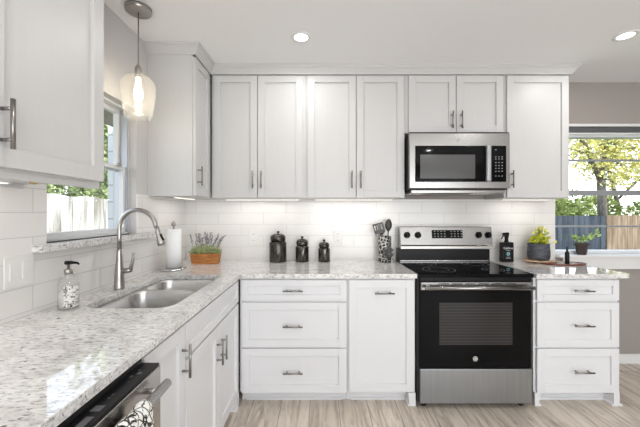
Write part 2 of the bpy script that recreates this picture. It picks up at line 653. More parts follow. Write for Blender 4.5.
def holed(mb, axis, a0, a1, w0, w1, hole, z0=0, z1=ZC):
    h0, h1, hz0, hz1 = hole
    for p, q, r, s in ((a0, h0, z0, z1), (h1, a1, z0, z1), (h0, h1, z0, hz0), (h0, h1, hz1, z1)):
        if q - p < 1e-6 or s - r < 1e-6:
            continue
        if axis == 'Y':
            mb.box(w0, w1, p, q, r, s)
        else:
            mb.box(p, q, w0, w1, r, s)
    return mb


struct(holed(MB(), 'Y', YR, YB + T, XL - T, XL, W1).build('wall_left', M['wall']))
struct(holed(MB(), 'X', XL, XR, YB, YB + T, W2).build('wall_back', M['taupe']))
struct(MB().box(XR, XR + T, YR - T, YB + T, 0, ZC).build('wall_right', M['taupe']))
struct(holed(MB(), 'X', XL - T, XR, YR - T, YR, W3).build('wall_front', M['wall']))
struct(MB().box(2.04, XR, YB - 0.014, YB, 0, 0.085).build('baseboard_back', M['trim'], bevel=0.003))
struct(MB().box(XR - 0.014, XR, YR, YB - 0.014, 0, 0.085).build('baseboard_right', M['trim'], bevel=0.003))

# tiles (6 mm proud of the wall)
TZ = 1.456
tb = MB().box(XL + 0.008, 2.085, YB - 0.008, YB, 0.917, TZ)
struct(tb.build('trim_tile_back', M['tile_back']))
tl = MB().box(XL, XL + 0.008, -0.6, W1[0], 0.917, TZ)
tl.box(XL, XL + 0.008, W1[0], 2.2, 0.917, 1.168).box(XL, XL + 0.008, W1[1], 2.2, 1.201, TZ)
tl.box(XL, XL + 0.008, 2.2, YB, 0.917, TZ)
struct(tl.build('trim_tile_left', M['tile_left']))


# ------------------------------------------------------------------ windows
def frame_ring(mb, axis, a0, a1, z0, z1, w0, w1, t):
    def bx(p, q, r, s):
        if axis == 'Y':
            mb.box(w0, w1, p, q, r, s)
        else:
            mb.box(p, q, w0, w1, r, s)
    bx(a0, a0 + t, z0, z1)
    bx(a1 - t, a1, z0, z1)
    bx(a0 + t, a1 - t, z0, z0 + t)
    bx(a0 + t, a1 - t, z1 - t, z1)
    return mb


y0, y1, z0, z1 = W1
win = struct(frame_ring(MB(), 'Y', y0, y1, z0, z1, XL - 0.13, XL - 0.05, 0.014).build('window_1', M['vinyl'], bevel=0.002))
frame_ring(MB(), 'Y', y0 + 0.014, y1 - 0.014, z0 + 0.014, 1.63, XL - 0.09, XL - 0.06, 0.026).build('lower_sash', M['vinyl'], win, bevel=0.002)
frame_ring(MB(), 'Y', y0 + 0.014, y1 - 0.014, 1.60, z1 - 0.014, XL - 0.125, XL - 0.095, 0.026).build('upper_sash', M['vinyl'], win, bevel=0.002)
MB().box(XL - 0.077, XL - 0.073, y0 + 0.038, y1 - 0.038, z0 + 0.038, 1.606).build('window_pane', M['glass'], win)
MB().box(XL - 0.112, XL - 0.108, y0 + 0.038, y1 - 0.038, 1.624, z1 - 0.038).build('window_pane', M['glass'], win)
MB().box(XL - 0.13, XL - 0.046, y1 - 0.020, y1 - 0.013, z0 + 0.015, z1 - 0.015).build('jamb_track', M['alu'], win)
MB().box(XL - 0.06, XL - 0.045, 1.93, 1.97, 1.625, 1.642).build('sash_lock', M['nickel'], win, bevel=0.003)

sill = MB().slab([(XL - 0.05, y0), (XL + 0.001, y0), (XL + 0.001, 1.295), (XL + 0.05, 1.295), (XL + 0.055, 1.305), (XL + 0.055, 2.19),
                  (XL + 0.05, 2.2), (XL + 0.001, 2.2), (XL + 0.001, y1), (XL - 0.05, y1)], [], 1.169, 1.2)
struct(sill.build('window_1_sill', M['granite'], bevel=0.002))

x0, x1, z0, z1 = W2
win = struct(frame_ring(MB(), 'X', x0, x1, z0 + 0.02, z1 - 0.05, YB + 0.05, YB + 0.13, 0.03).build('window_2', M['vinyl'], bevel=0.002))
sash = MB()
sash.box(x0 + 0.03, x1 - 0.03, YB + 0.06, YB + 0.10, 1.495, 1.54)
sash.box(x0 + 0.03, x0 + 0.045, YB + 0.06, YB + 0.10, z0 + 0.05, z1 - 0.08)
sash.build('meeting_rail', M['alu'], win, bevel=0.002)
mt = MB()
mt.box(x0 + 0.045, x1 - 0.03, YB + 0.065, YB + 0.09, 1.806, 1.822)
mt.box(x0 + 0.045, x1 - 0.03, YB + 0.065, YB + 0.09, 1.205, 1.221)
mt.build('muntin', M['alu'], win)
MB().box(x0 + 0.03, x1 - 0.03, YB + 0.076, YB + 0.08, z0 + 0.05, z1 - 0.08).build('window_pane', M['glass'], win)
# interior sill, apron and head trim
struct(MB().box(x0 - 0.0, x1 + 0.03, YB - 0.055, YB + 0.05, 0.945, 0.965).build('window_2_sill', M['trim'], bevel=0.003))
struct(MB().box(x0 + 0.055, x1 + 0.02, YB - 0.03, YB - 0.0005, 0.84, 0.944).build('trim_1', M['trim'], bevel=0.003))
struct(MB().box(x0 + 0.005, x1, YB - 0.012, YB - 0.0005, 2.102, 2.125).build('trim_2', M['trim'], bevel=0.002))
sh = thing('roller_shade', 'dark grey roller shade rail drawn up at the head of the garden window', 'window shade', (x0 + 0.7, YB + 0.03, 2.07))
MB().box(x0 + 0.003, x1 - 0.003, YB + 0.004, YB + 0.047, 2.055, 2.0985).build('cassette', M['dark_alu'], sh, bevel=0.004)
MB().box(x0 + 0.01, x1 - 0.01, YB + 0.018, YB + 0.03, 2.038, 2.055).build('bottom_bar', M['trim'], sh, bevel=0.002)

x0, x1, z0, z1 = W3
win = struct(frame_ring(MB(), 'X', x0, x1, z0, z1, YR - 0.1, YR - 0.04, 0.05).build('added_rear_opening', M['vinyl']))  # frame round the unseen opening added for rear light
MB().box((x0 + x1) / 2 - 0.02, (x0 + x1) / 2 + 0.02, YR - 0.09, YR - 0.05, z0 + 0.05, z1 - 0.05).build('added_opening_mullion', M['vinyl'], win)


# ------------------------------------------------------------------ cabinet kit
class Face:
    """local frame on a cabinet front. 'back' looks to -Y (u=+X), 'left' looks to +X (u=+Y)"""

    def __init__(s, kind, plane):
        s.k, s.p = kind, plane

    def P(s, u, v, w):
        return Vector((u, s.p - w, v)) if s.k == 'back' else Vector((s.p + w, u, v))

    def box(s, mb, u0, u1, v0, v1, w0, w1):
        a, b = s.P(u0, v0, w0), s.P(u1, v1, w1)
        return mb.box(a.x, b.x, a.y, b.y, a.z, b.z)


def shaker(F, u0, u1, v0, v1, name, parent, m, st=0.055, th=0.02, rec=0.013):
    mb = MB()
    F.box(mb, u0, u0 + st, v0, v1, 0, th)
    F.box(mb, u1 - st, u1, v0, v1, 0, th)
    F.box(mb, u0 + st, u1 - st, v0, v0 + st, 0, th)
    F.box(mb, u0 + st, u1 - st, v1 - st, v1, 0, th)
    F.box(mb, u0 + st - 0.001, u1 - st + 0.001, v0 + st - 0.001, v1 - st + 0.001, 0.001, th - rec)
    return mb.build(name, m, parent, bevel=0.0015)


def pull(F, u, v, length, vertical, parent, th=0.02, r=0.0055, m=None):
    mb = MB()
    h = length / 2
    so = 0.032
    if vertical:
        mb.tube([F.P(u, v - h, th + so), F.P(u, v + h, th + so)], r, 12)
        for k in (-0.62, 0.62):
            mb.tube([F.P(u, v + k * h, th), F.P(u, v + k * h, th + so)], r * 0.9, 10)
    else:
        mb.tube([F.P(u - h, v, th + so), F.P(u + h, v, th + so)], r, 12)
        for k in (-0.62, 0.62):
            mb.tube([F.P(u + k * h, v, th), F.P(u + k * h, v, th + so)], r * 0.9, 10)
    return mb.build('handle', m or M['handle'], parent)


UB, UT = 1.456, 2.421      # upper doors bottom / top
UFY = 2.51                 # upper carcass front plane (doors 20 mm proud)
BT = 0.8865                # underside of the worktop
BFY = 2.19                 # base carcass front plane

# ------------------------------------------------------------------ upper cabinets, back wall
F = Face('back', UFY)


def upper(x0, x1, z0, z1, doors, label, hz):
    t = thing('wall_cabinet', label, 'cabinet', ((x0 + x1) / 2, YB - 0.15, z0))
    MB().box(x0, x1, UFY, YB - 0.001, z0 - 0.004, z1 + 0.012).build('body', M['cab'], t, bevel=0.0015)
    for a, b, hu in doors:
        d = shaker(F, a, b, z0, z1, 'door', t, M['cab'])
        pull(F, hu, hz, 0.135, True, d)
    return t


upper(-0.862, -0.1115, UB, UT, [(-0.842, -0.497, -0.527), (-0.492, -0.136, -0.462)],
      'white two-door wall cabinet above the lavender planter', 1.595)
upper(-0.1105, 0.6745, UB, UT, [(-0.096, 0.283, 0.250), (0.290, 0.665, 0.320)],
      'white two-door wall cabinet directly above the three dark canisters', 1.595)
upper(0.6755, 1.4645, 1.972, UT, [(0.702, 1.074, 1.040), (1.080, 1.450, 1.112)],
      'short white two-door cabinet over the microwave', 2.065)
upper(1.4655, 1.983, UB, UT, [(1.480, 1.968, 1.512)],
      'white single-door wall cabinet beside the garden window', 1.60)

# ------------------------------------------------------------------ upper cabinets, left wall
F = Face('left', -0.885)
t = thing('wall_cabinet', 'white corner wall cabinet on the sink wall, brushed side panel facing out', 'cabinet', (-1.04, 2.34, UB))
MB().box(XL + 0.001, -0.885, 2.18, YB - 0.001, UB - 0.004, UT + 0.012).build('body', M['cab'], t, bevel=0.0015)
d = shaker(F, 2.19, 2.478, UB, UT, 'door', t, M['cab'])
pull(F, 2.225, 1.595, 0.135, True, d)

F = Face('left', -0.875)
t = thing('wall_cabinet', 'large white wall cabinet nearest the viewer, at the near side of the sink window', 'cabinet', (-1.04, 0.8, 1.39))
nb = MB().box(XL + 0.001, -0.875, 0.32, 1.25, 1.448, UT + 0.012)
nb.box(-0.90, -0.875, 0.32, 1.25, 1.428, 1.448).box(XL + 0.001, XL + 0.02, 0.32, 1.25, 1.428, 1.448)
nb.build('body', M['cab'], t, bevel=0.0015)
d = shaker(F, 0.800, 1.247, UB, UT, 'door', t, M['cab'], st=0.055)
pull(F, 0.845, 1.570, 0.135, True, d, r=0.006)
d = shaker(F, 0.345, 0.795, UB, UT, 'door', t, M['cab'], st=0.055)
pull(F, 0.765, 1.570, 0.135, True, d, r=0.006)
# little brass puck under it
t = thing('cable_clip', 'small brass puck with a thin lead under the nearest wall cabinet', 'cable clip', (-1.02, 1.10, 1.40))
MB().lathe([(0, 0), (0.011, 0), (0.011, -0.016), (0.006, -0.02), (0, -0.02)], (-0.965, 1.06, 1.448), 16).build('clip', M['brass'], t)
MB().tube([(-0.965, 1.06, 1.436), (-0.99, 1.10, 1.434), (-1.03, 1.16, 1.440), (-1.06, 1.2, 1.445)], 0.0022, 8).build('lead', M['brass'], t)

# ------------------------------------------------------------------ crown moulding
PROF = [(0.0, 2.428), (0.006, 2.428), (0.008, 2.436), (0.014, 2.442), (0.022, 2.454), (0.034, 2.468), (0.040, 2.472), (0.042, 2.480),
        (0.048, 2.483), (0.048, ZC - 0.0005), (0.0, ZC - 0.0005)]


def crown(path, offs, name):
    """path: corner points (x,y); offs: outward unit-ish directions at each corner (mitred)"""
    mb = MB()
    n = len(PROF)
    vs = []
    for (x, y), (ox, oy) in zip(path, offs):
        vs += [(x + ox * p, y + oy * p, z) for p, z in PROF]
    fs = []
    for i in range(len(path) - 1):
        for k in range(n):
            l = (k + 1) % n
            fs.append((i * n + k, i * n + l, (i + 1) * n + l, (i + 1) * n + k))
    fs.append(tuple(range(n)))
    fs.append(tuple((len(path) - 1) * n + k for k in range(n)))
    mb.add(vs, fs)
    return struct(mb.build(name, M['cab']))


crown([(XL + 0.001, 2.18), (-0.867, 2.18), (-0.867, 2.492), (1.983, 2.492), (1.983, YB - 0.001)],
      [(0, -1), (1, -1), (1, -1), (1, -1), (1, 0)], 'trim_3')
crown([(-0.857, 0.32), (-0.857, 1.25), (XL + 0.001, 1.25)], [(1, 0), (1, 1), (0, 1)], 'trim_4')

# ------------------------------------------------------------------ base cabinets, back wall
F = Face('back', BFY)


def base_body(mb, x0, x1, feet=(True, True)):
    mb.box(x0, x1, BFY, YB - 0.012, 0.092, BT)
    mb.box(x0, x1, BFY + 0.065, BFY + 0.085, 0.0005, 0.092)                      # toe board
    mb.box(x0 + 0.03, x1 - 0.03, BFY + 0.055, BFY + 0.065, 0.0005, 0.018)        # shoe moulding
    return mb


t = thing('drawer_cabinet', 'wide white three-drawer base cabinet under the canisters, in the counter corner', 'cabinet', (-0.16, 2.4, 0))
mb = base_body(MB(), -0.5555, 0.187, (True, False))
mb.build('body', M['cab_base'], t, bevel=0.0015)
for a, b, name in ((0.730, 0.872, 'drawer'), (0.409, 0.716, 'drawer'), (0.094, 0.397, 'drawer')):
    d = shaker(F, -0.541, 0.182, a, b, name, t, M['cab_base'], st=0.042 if b - a < 0.2 else 0.052)
    pull(F, -0.185, (a + b) / 2 - 0.005 if b - a > 0.2 else (a + b) / 2, 0.135, False, d)

t = thing('pullout_cabinet', 'white base cabinet with one tall pull-out front, left beside the range', 'cabinet', (0.42, 2.4, 0))
mb = base_body(MB(), 0.189, 0.660, (False, True))
mb.prism([(0.610, 0.092), (0.660, 0.092), (0.660, 0.0), (0.605, 0.0), (0.605, 0.012), (0.615, 0.02)], lambda a, b, d: Vector((a, d, b + 0.0005)), BFY - 0.018, BFY + 0.064)
mb.build('body', M['cab_base'], t, bevel=0.0015)
d = shaker(F, 0.200, 0.650, 0.099, 0.872, 'door', t, M['cab_base'])
pull(F, 0.440, 0.785, 0.135, False, d)

t = thing('drawer_cabinet', 'narrow white three-drawer base cabinet at the open end by the garden window', 'cabinet', (1.77, 2.4, 0))
mb = base_body(MB(), 1.482, 2.068)
mb.prism([(1.482, 0.092), (1.522, 0.092), (1.512, 0.02), (1.528, 0.012), (1.528, 0.0), (1.482, 0.0)], lambda a, b, d: Vector((a, d, b + 0.0005)), BFY - 0.018, BFY + 0.064)
mb.prism([(2.028, 0.092), (2.068, 0.092), (2.068, 0.02), (2.09, 0.012), (2.09, 0.0), (2.015, 0.0), (2.015, 0.012), (2.028, 0.02)], lambda a, b, d: Vector((a, d, b + 0.0005)), BFY - 0.018, BFY + 0.064)
mb.build('body', M['cab_base'], t, bevel=0.0015)
for a, b in ((0.730, 0.872), (0.409, 0.716), (0.094, 0.397)):
    d = shaker(F, 1.497, 2.062, a, b, 'drawer', t, M['cab_base'], st=0.042 if b - a < 0.2 else 0.052)
    pull(F, 1.80, (a + b) / 2, 0.135, False, d)

# ------------------------------------------------------------------ base cabinets, sink wall
BFX = -0.576
F = Face('left', BFX)
t = thing('pullout_cabinet', 'narrow white base cabinet with one tall front, next to the dishwasher', 'cabinet', (-0.88, 1.15, 0))
MB().box(XL + 0.012, BFX, 0.990, 1.306, 0.092, BT).box(BFX - 0.08, BFX - 0.06, 0.990, 1.306, 0, 0.092).build('body', M['cab_base'], t, bevel=0.0015)
d = shaker(F, 0.998, 1.300, 0.10, 0.872, 'door', t, M['cab_base'])
pull(F, 1.272, 0.735, 0.135, True, d)

t = thing('sink_cabinet', 'white base cabinet with two doors under the sink, false drawer front on top', 'cabinet', (-0.88, 1.75, 0))
sb = MB()
sb.box(XL + 0.012, XL + 0.03, 1.308, 2.187, 0.092, BT)
sb.box(XL + 0.03, BFX - 0.02, 1.308, 1.326, 0.092, BT).box(XL + 0.03, BFX - 0.02, 2.169, 2.187, 0.092, BT)
sb.box(XL + 0.03, BFX - 0.02, 1.326, 2.169, 0.092, 0.11)
sb.box(BFX - 0.02, BFX, 1.308, 2.187, 0.092, BT)
sb.box(BFX - 0.08, BFX - 0.06, 1.308, 2.20, 0.0005, 0.092)
sb.prism([(2.125, 0.092), (2.170, 0.092), (2.170, 0.0), (2.105, 0.0), (2.105, 0.012), (2.125, 0.02)], lambda a, b, d: Vector((d, a, b + 0.0005)), BFX - 0.06, BFX + 0.018)
sb.build('body', M['cab_base'], t, bevel=0.0015)
shaker(F, 1.316, 2.150, 0.728, 0.872, 'drawer_front', t, M['cab_base'], st=0.042)
d = shaker(F, 1.316, 1.731, 0.10, 0.715, 'door', t, M['cab_base'])
pull(F, 1.700, 0.580, 0.135, True, d)
d = shaker(F, 1.736, 2.150, 0.10, 0.715, 'door', t, M['cab_base'])
pull(F, 1.768, 0.580, 0.135, True, d)

t = thing('base_cabinet', 'white two-door base cabinet on the near side of the dishwasher', 'cabinet', (-0.88, -0.1, 0))
MB().box(XL + 0.012, BFX, -0.598, 0.380, 0.092, BT).box(BFX - 0.08, BFX - 0.06, -0.598, 0.380, 0, 0.092).build('body', M['cab_base'], t, bevel=0.0015)
for a, b, hu in ((-0.590, -0.112, -0.142), (-0.107, 0.372, -0.077)):
    d = shaker(F, a, b, 0.10, 0.872, 'door', t, M['cab_base'])
    pull(F, hu, 0.735, 0.135, True, d)

# ------------------------------------------------------------------ worktops and sink
def rrect(x0, x1, y0, y1, r, n=6):
    pts = []
    for cx, cy, a in ((x1 - r, y1 - r, 0), (x0 + r, y1 - r, 90), (x0 + r, y0 + r, 180), (x1 - r, y0 + r, 270)):
        pts += [(cx + r * cos(R(a + 90 * i / n)), cy + r * sin(R(a + 90 * i / n))) for i in range(n + 1)]
    return pts


ZT = 0.917
HOLE = rrect(-1.055, -0.655, 1.375, 2.115, 0.075, 8)
outer = [(XL + 0.009, -0.6), (-0.546, -0.6), (-0.546, 2.150), (0.664, 2.150), (0.664, YB - 0.009), (XL + 0.009, YB - 0.009)]
o = MB().slab(outer, [HOLE[::-1]], 0.887, ZT).build('countertop', M['granite'], bevel=0.0015)
tag(o, 'L-shaped speckled pale granite countertop holding the sink', 'countertop')
o = MB().slab([(1.478, 2.150), (2.11, 2.150), (2.13, 2.165), (2.13, YB - 0.058), (2.084, YB - 0.058), (2.084, YB - 0.009), (1.478, YB - 0.009)], [], 0.887, ZT).build('countertop', M['granite'], bevel=0.0015)
tag(o, 'short speckled pale granite countertop on the window side of the range', 'countertop')

t = thing('kitchen_sink', 'undermount double-bowl stainless steel sink set in the granite', 'sink', (-0.85, 1.75, 0.69))
b1 = (-1.045, -0.665, 1.385, 1.800)
b2 = (-1.045, -0.665, 1.835, 2.105)
ou = rrect(-1.07, -0.64, 1.36, 2.13, 0.08)
l1 = rrect(*b1, 0.07)
l2 = rrect(*b2, 0.07)
MB().slab(ou, [l1[::-1], l2[::-1]], 0.8855, 0.8865, bottom=True).build('rim', M['sink'], t)
for (x0, x1, y0, y1), dep in ((b1, 0.20), (b2, 0.18)):
    vs, n = [], None
    levels = [(0, 0), (0.004, 0.012), (0.008, dep - 0.05), (0.016, dep - 0.022), (0.032, dep - 0.006), (0.055, dep)]
    for ins, dz in levels:
        lp = rrect(x0 + ins, x1 - ins, y0 + ins, y1 - ins, max(0.07 - ins * 0.5, 0.03))
        n = len(lp)
        vs += [(x, y, 0.886 - dz) for x, y in lp]
    fs = []
    for i in range(len(levels) - 1):
        for k in range(n):
            l = (k + 1) % n
            fs.append((i * n + k, i * n + l, (i + 1) * n + l, (i + 1) * n + k))
    fs.append(tuple((len(levels) - 1) * n + k for k in range(n)))
    bo = MB().add(vs, fs, True).build('bowl', M['sink'], t, recalc=False)
    cx, cy, cz = (x0 + x1) / 2, (y0 + y1) / 2, 0.886 - dep
    MB().lathe([(0.042, 0.0005), (0.042, 0.003), (0.036, 0.003), (0.03, 0.001), (0, 0.001)], (cx, cy, cz), 24).build('drain', M['chrome'], bo)

# ------------------------------------------------------------------ faucet
fx, fy = -1.105, 1.735
t = thing('faucet', 'brushed nickel gooseneck pull-down faucet behind the sink', 'faucet', (fx, fy, ZT))
MB().lathe([(0, 0), (0.027, 0), (0.027, 0.006), (0.0245, 0.012), (0.024, 0.05), (0.0215, 0.10), (0.016, 0.16), (0.0125, 0.21), (0.012, 0.215), (0, 0.215)],
           (fx, fy, ZT + 0.0003), 28).build('base', M['nickel'], t)
cr = 0.100
pts = [(fx, fy, 1.125), (fx, fy, 1.20), (fx, fy, 1.250)]
cz = 1.250
for i in range(1, 19):
    a = pi - i * R(167) / 18
    pts.append((fx + cr + cr * cos(a), fy, cz + cr * sin(a)))
_d = (Vector(pts[-1]) - Vector(pts[-2])).normalized()
pts.append(tuple(Vector(pts[-1]) + _d * 0.022))
MB().tube(pts, 0.0118, 16).build('spout', M['nickel'], t)
e = Vector(pts[-1])
dr = (Vector(pts[-1]) - Vector(pts[-2])).normalized()
MB().tube([e - dr * 0.002, e + dr * 0.02, e + dr * 0.05, e + dr * 0.085, e + dr * 0.10], [0.0125, 0.0135, 0.0145, 0.021, 0.0205], 20).build('spray_head', M['nickel'], t)
MB().tube([e + dr * 0.04 + Vector((0.013, -0.006, 0.004)), e + dr * 0.075 + Vector((0.018, -0.006, 0.004))], 0.006, 10).build('button', M['black'], t)
MB().tube([(fx + 0.016, fy, 1.012), (fx + 0.046, fy, 1.016), (fx + 0.066, fy, 1.020)], [0.014, 0.0145, 0.013], 16).build('valve', M['nickel'], t)
MB().tube([(fx + 0.060, fy, 1.02), (fx + 0.070, fy - 0.002, 1.05), (fx + 0.078, fy - 0.004, 1.085), (fx + 0.080, fy - 0.005, 1.112)], [0.011, 0.0085, 0.007, 0.007], 12).build('lever', M['nickel'], t)

# ------------------------------------------------------------------ range
rx0, rx1, rf = 0.668, 1.446, 2.13
RC = (rx0 + rx1) / 2
t = thing('kitchen_range', 'freestanding stainless electric range with black glass top and oven door', 'range', (RC, 2.4, 0))
MB().box(rx0, rx1, 2.165, YB - 0.035, 0.035, 0.895).build('body', M['blackmat'], t)
ct = MB().box(rx0 - 0.002, rx1 + 0.002, rf, YB - 0.1, 0.896, 0.921).build('cooktop', M['blackglass'], t, bevel=0.004)


def annulus(cx, cy, z, r0, r1, n=48):
    mb = MB()
    vs = [(cx + r * cos(2 * pi * i / n), cy + r * sin(2 * pi * i / n), z) for r in (r0, r1) for i in range(n)]
    mb.add(vs, [(i, (i + 1) % n, n + (i + 1) % n, n + i) for i in range(n)])
    return mb


for cx, cy, r in ((RC - 0.19, 2.30, 0.115), (RC + 0.20, 2.29, 0.075), (RC - 0.19, 2.56, 0.075), (RC + 0.20, 2.55, 0.10)):
    mb = annulus(cx, cy, 0.9215, r - 0.002, r)
    a2 = annulus(cx, cy, 0.9215, r * 0.6, r * 0.6 + 0.0015)
    mb.add(a2.v, a2.f)
    mb.build('burner_ring', M['grey_print'], ct)
# rear vent lip + backguard
MB().box(rx0, rx1 + 0.01, YB - 0.1, YB - 0.035, 0.90, 1.03).build('rear_riser', M['black'], t, bevel=0.003)
MB().box(rx0 + 0.012, rx1 - 0.01, YB - 0.125, YB - 0.1, 0.9215, 0.934).build('rear_trim', M['steel'], t, bevel=0.002)
gx0, gx1 = 0.683, 1.468
gp = MB().prism([(2.655, 1.052), (2.655, 1.035), (2.765, 1.035), (2.765, 1.215), (2.700, 1.215), (2.672, 1.062)], lambda a, b, d: Vector((d, a, b)), gx0, gx1).build('control_panel', M['steel'], t, bevel=0.003)
MB().box(gx0 - 0.006, gx1 + 0.012, 2.650, 2.668, 1.030, 1.056).build('control_panel_lip', M['nickel'], t, bevel=0.004)


def gpt(u, v, wd):       # u along X, v up the sloping face, w outward
    sl = Vector((0, 0.028, 0.153)).normalized()
    nr = Vector((0, -0.153, 0.028)).normalized()
    return Vector((u, 2.672, 1.062)) + sl * v + nr * wd


dp = MB()
P8 = [gpt(u, v, wd) for wd in (0.0003, 0.003) for u, v in ((0.955, 0.058), (1.215, 0.058), (1.215, 0.128), (0.955, 0.128))]
dp.add(P8, [(0, 1, 2, 3), (4, 5, 6, 7), (0, 1, 5, 4), (1, 2, 6, 5), (2, 3, 7, 6), (3, 0, 4, 7)])
dsp = dp.build('display', M['blackglass'], gp)
for i in range(9):
    if 3 < i < 5:
        continue
    for j in range(3):
        u, v = 0.972 + i * 0.0285, 0.072 + j * 0.021
        MB().add([gpt(u, v, 0.0034), gpt(u + 0.012, v, 0.0034), gpt(u + 0.012, v + 0.005, 0.0034), gpt(u, v + 0.005, 0.0034)], [(0, 1, 2, 3)]).build('touch_key', M['grey_print'], dsp)
for u in (0.742, 0.835, 1.352, 1.433):
    a, b_ = gpt(u, 0.085, 0.0), gpt(u, 0.085, 0.008)
    mb = MB().tube([a, b_], 0.027, 24)
    mb.tube([b_, gpt(u, 0.085, 0.027)], [0.021, 0.018], 20)
    q = [gpt(u + du, 0.085 + dv, wd) for wd in (0.012, 0.036) for du, dv in ((-0.006, -0.022), (0.006, -0.022), (0.006, 0.022), (-0.006, 0.022))]
    mb.add(q, [(0, 1, 2, 3), (4, 5, 6, 7), (0, 1, 5, 4), (1, 2, 6, 5), (2, 3, 7, 6), (3, 0, 4, 7)])
    mb.build('knob', M['black'], gp)

# vent strip, oven door, handle, drawer
MB().box(rx0 + 0.014, rx1 - 0.008, rf + 0.012, rf + 0.034, 0.868, 0.895).build('vent_strip', M['black'], t, bevel=0.001)
dor = MB().box(rx0 + 0.012, rx1 - 0.008, rf + 0.012, rf + 0.034, 0.279, 0.866).build('oven_door', M['blackglass'], t, bevel=0.003)
MB().box(0.810, 1.308, rf + 0.0095, rf + 0.0125, 0.437, 0.725).build('oven_window', M['ovenwin'], dor, bevel=0.001)
hb = MB().box(rx0 + 0.014, rx1 - 0.010, rf - 0.006, rf + 0.012, 0.812, 0.866)
hb.build('door_top_band', M['steel'], dor, bevel=0.004)
vs_ = MB()
for u in (0.80, 0.89, 0.98, 1.07, 1.16, 1.25):
    vs_.box(u, u + 0.07, rf - 0.0085, rf - 0.006, 0.853, 0.859)
vs_.build('vent_slots', M['black'], dor)
hd = MB().tube([(rx0 + 0.03, rf - 0.045, 0.835), (rx1 - 0.026, rf - 0.045, 0.835)], 0.013, 16)
hd.box(rx0 + 0.045, rx0 + 0.07, rf - 0.045, rf - 0.006, 0.826, 0.844).box(rx1 - 0.066, rx1 - 0.041, rf - 0.045, rf - 0.006, 0.826, 0.844)
hd.build('handle', M['steel'], dor)
MB().box(rx0 + 0.012, rx1 - 0.008, rf + 0.006, rf + 0.034, 0.040, 0.274).build('storage_drawer', M['steel_v'], t, bevel=0.003)
for fxx in (rx0 + 0.05, rx1 - 0.05):
    for fyy in (2.20, 2.70):
        MB().lathe([(0, 0), (0.022, 0), (0.022, 0.008), (0.012, 0.012), (0.012, 0.036), (0, 0.036)], (fxx, fyy, 0.0005), 16).build('foot', M['black'], t)


def roundel(cx, y, cz, r, parent, back, ink):
    MB().lathe([(0, 0), (r, 0), (r, 0.0015), (0, 0.0015)], (cx, y, cz), 28, axis='Y', smooth=False).build('badge', back, parent)
    rg = MB()
    n = 28
    for r0, r1 in ((r * 0.86, r * 0.97),):
        vs = [(cx + q * cos(2 * pi * i / n), y - 0.0019, cz + q * sin(2 * pi * i / n)) for q in (r0, r1) for i in range(n)]
        rg.add(vs, [(i, (i + 1) % n, n + (i + 1) % n, n + i) for i in range(n)])
    rg.build('badge_ring', ink, parent)
    text_mesh('GE', r * 1.0, lambda u, v, w_: Vector((cx + u, y - 0.002 - w_, cz + v)), ink, 'badge_lettering', parent)


roundel(1.056, rf + 0.0118, 0.342, 0.017, dor, M['nickel'], M['white_print'])

# ------------------------------------------------------------------ microwave
mx0, mx1, mf = 0.682, 1.446, 2.40
t = thing('microwave', 'stainless over-the-range microwave with black glass door, mounted above the range', 'microwave', (RC, 2.6, 1.5))
MB().box(mx0 + 0.002, mx1 - 0.002, mf + 0.03, YB - 0.001, 1.512, 1.940).build('body', M['blackmat'], t, bevel=0.002)
MB().box(mx0, mx1, mf, mf + 0.03, 1.522, 1.942).build('front_panel', M['steel'], t, bevel=0.003)
MB().box(mx0 + 0.003, mx1 - 0.003, mf + 0.004, mf + 0.012, 1.9421, 1.95).build('top_vent', M['black'], t)
dg_ = MB().box(0.725, 1.282, mf - 0.004, mf + 0.001, 1.571, 1.846).build('door_glass', M['blackglass'], t, bevel=0.004)
MB().box(0.762, 1.18, mf - 0.0055, mf - 0.0035, 1.596, 1.778).build('window_screen', M['mwwin'], dg_, bevel=0.001)
kp = MB().box(1.298, 1.418, mf - 0.004, mf + 0.001, 1.571, 1.846).build('keypad', M['blackglass'], t, bevel=0.002)
for zz_, n_ in ((1.812, 1), (1.758, 3), (1.742, 3), (1.714, 3), (1.692, 3), (1.670, 3), (1.648, 3), (1.612, 3)):
    for i in range(n_):
        u = 1.332 + i * 0.024
        MB().add([(u, mf - 0.0045, zz_), (u + 0.010, mf - 0.0045, zz_), (u + 0.010, mf - 0.0045, zz_ + 0.006), (u, mf - 0.0045, zz_ + 0.006)], [(0, 1, 2, 3)]).build('key', M['grey_print'], kp)
hdl = MB()
hdl.prism([(1.254, -0.004), (1.292, -0.004), (1.292, -0.028), (1.286, -0.036), (1.260, -0.036), (1.254, -0.028)], lambda a, b, d: Vector((a, mf + b, d)), 1.575, 1.842)
hdl.build('handle', M['steel_v'], t, bevel=0.003)
MB().box(mx0 + 0.02, mx1 - 0.02, 2.43, 2.785, 1.486, 1.5118).build('underside', M['steel'], t, bevel=0.004)
for a, b_ in ((0.71, 0.81), (1.21, 1.33)):
    MB().box(a, b_, 2.47, 2.56, 1.4845, 1.4865).build('lamp_lens', M['whiteplastic'], t)
MB().box(0.87, 1.17, 2.46, 2.60, 1.4840, 1.4865).build('grease_filter', M['black'], t)
roundel(1.052, mf - 0.0003, 1.892, 0.014, t, M['handle'], M['white_print'])

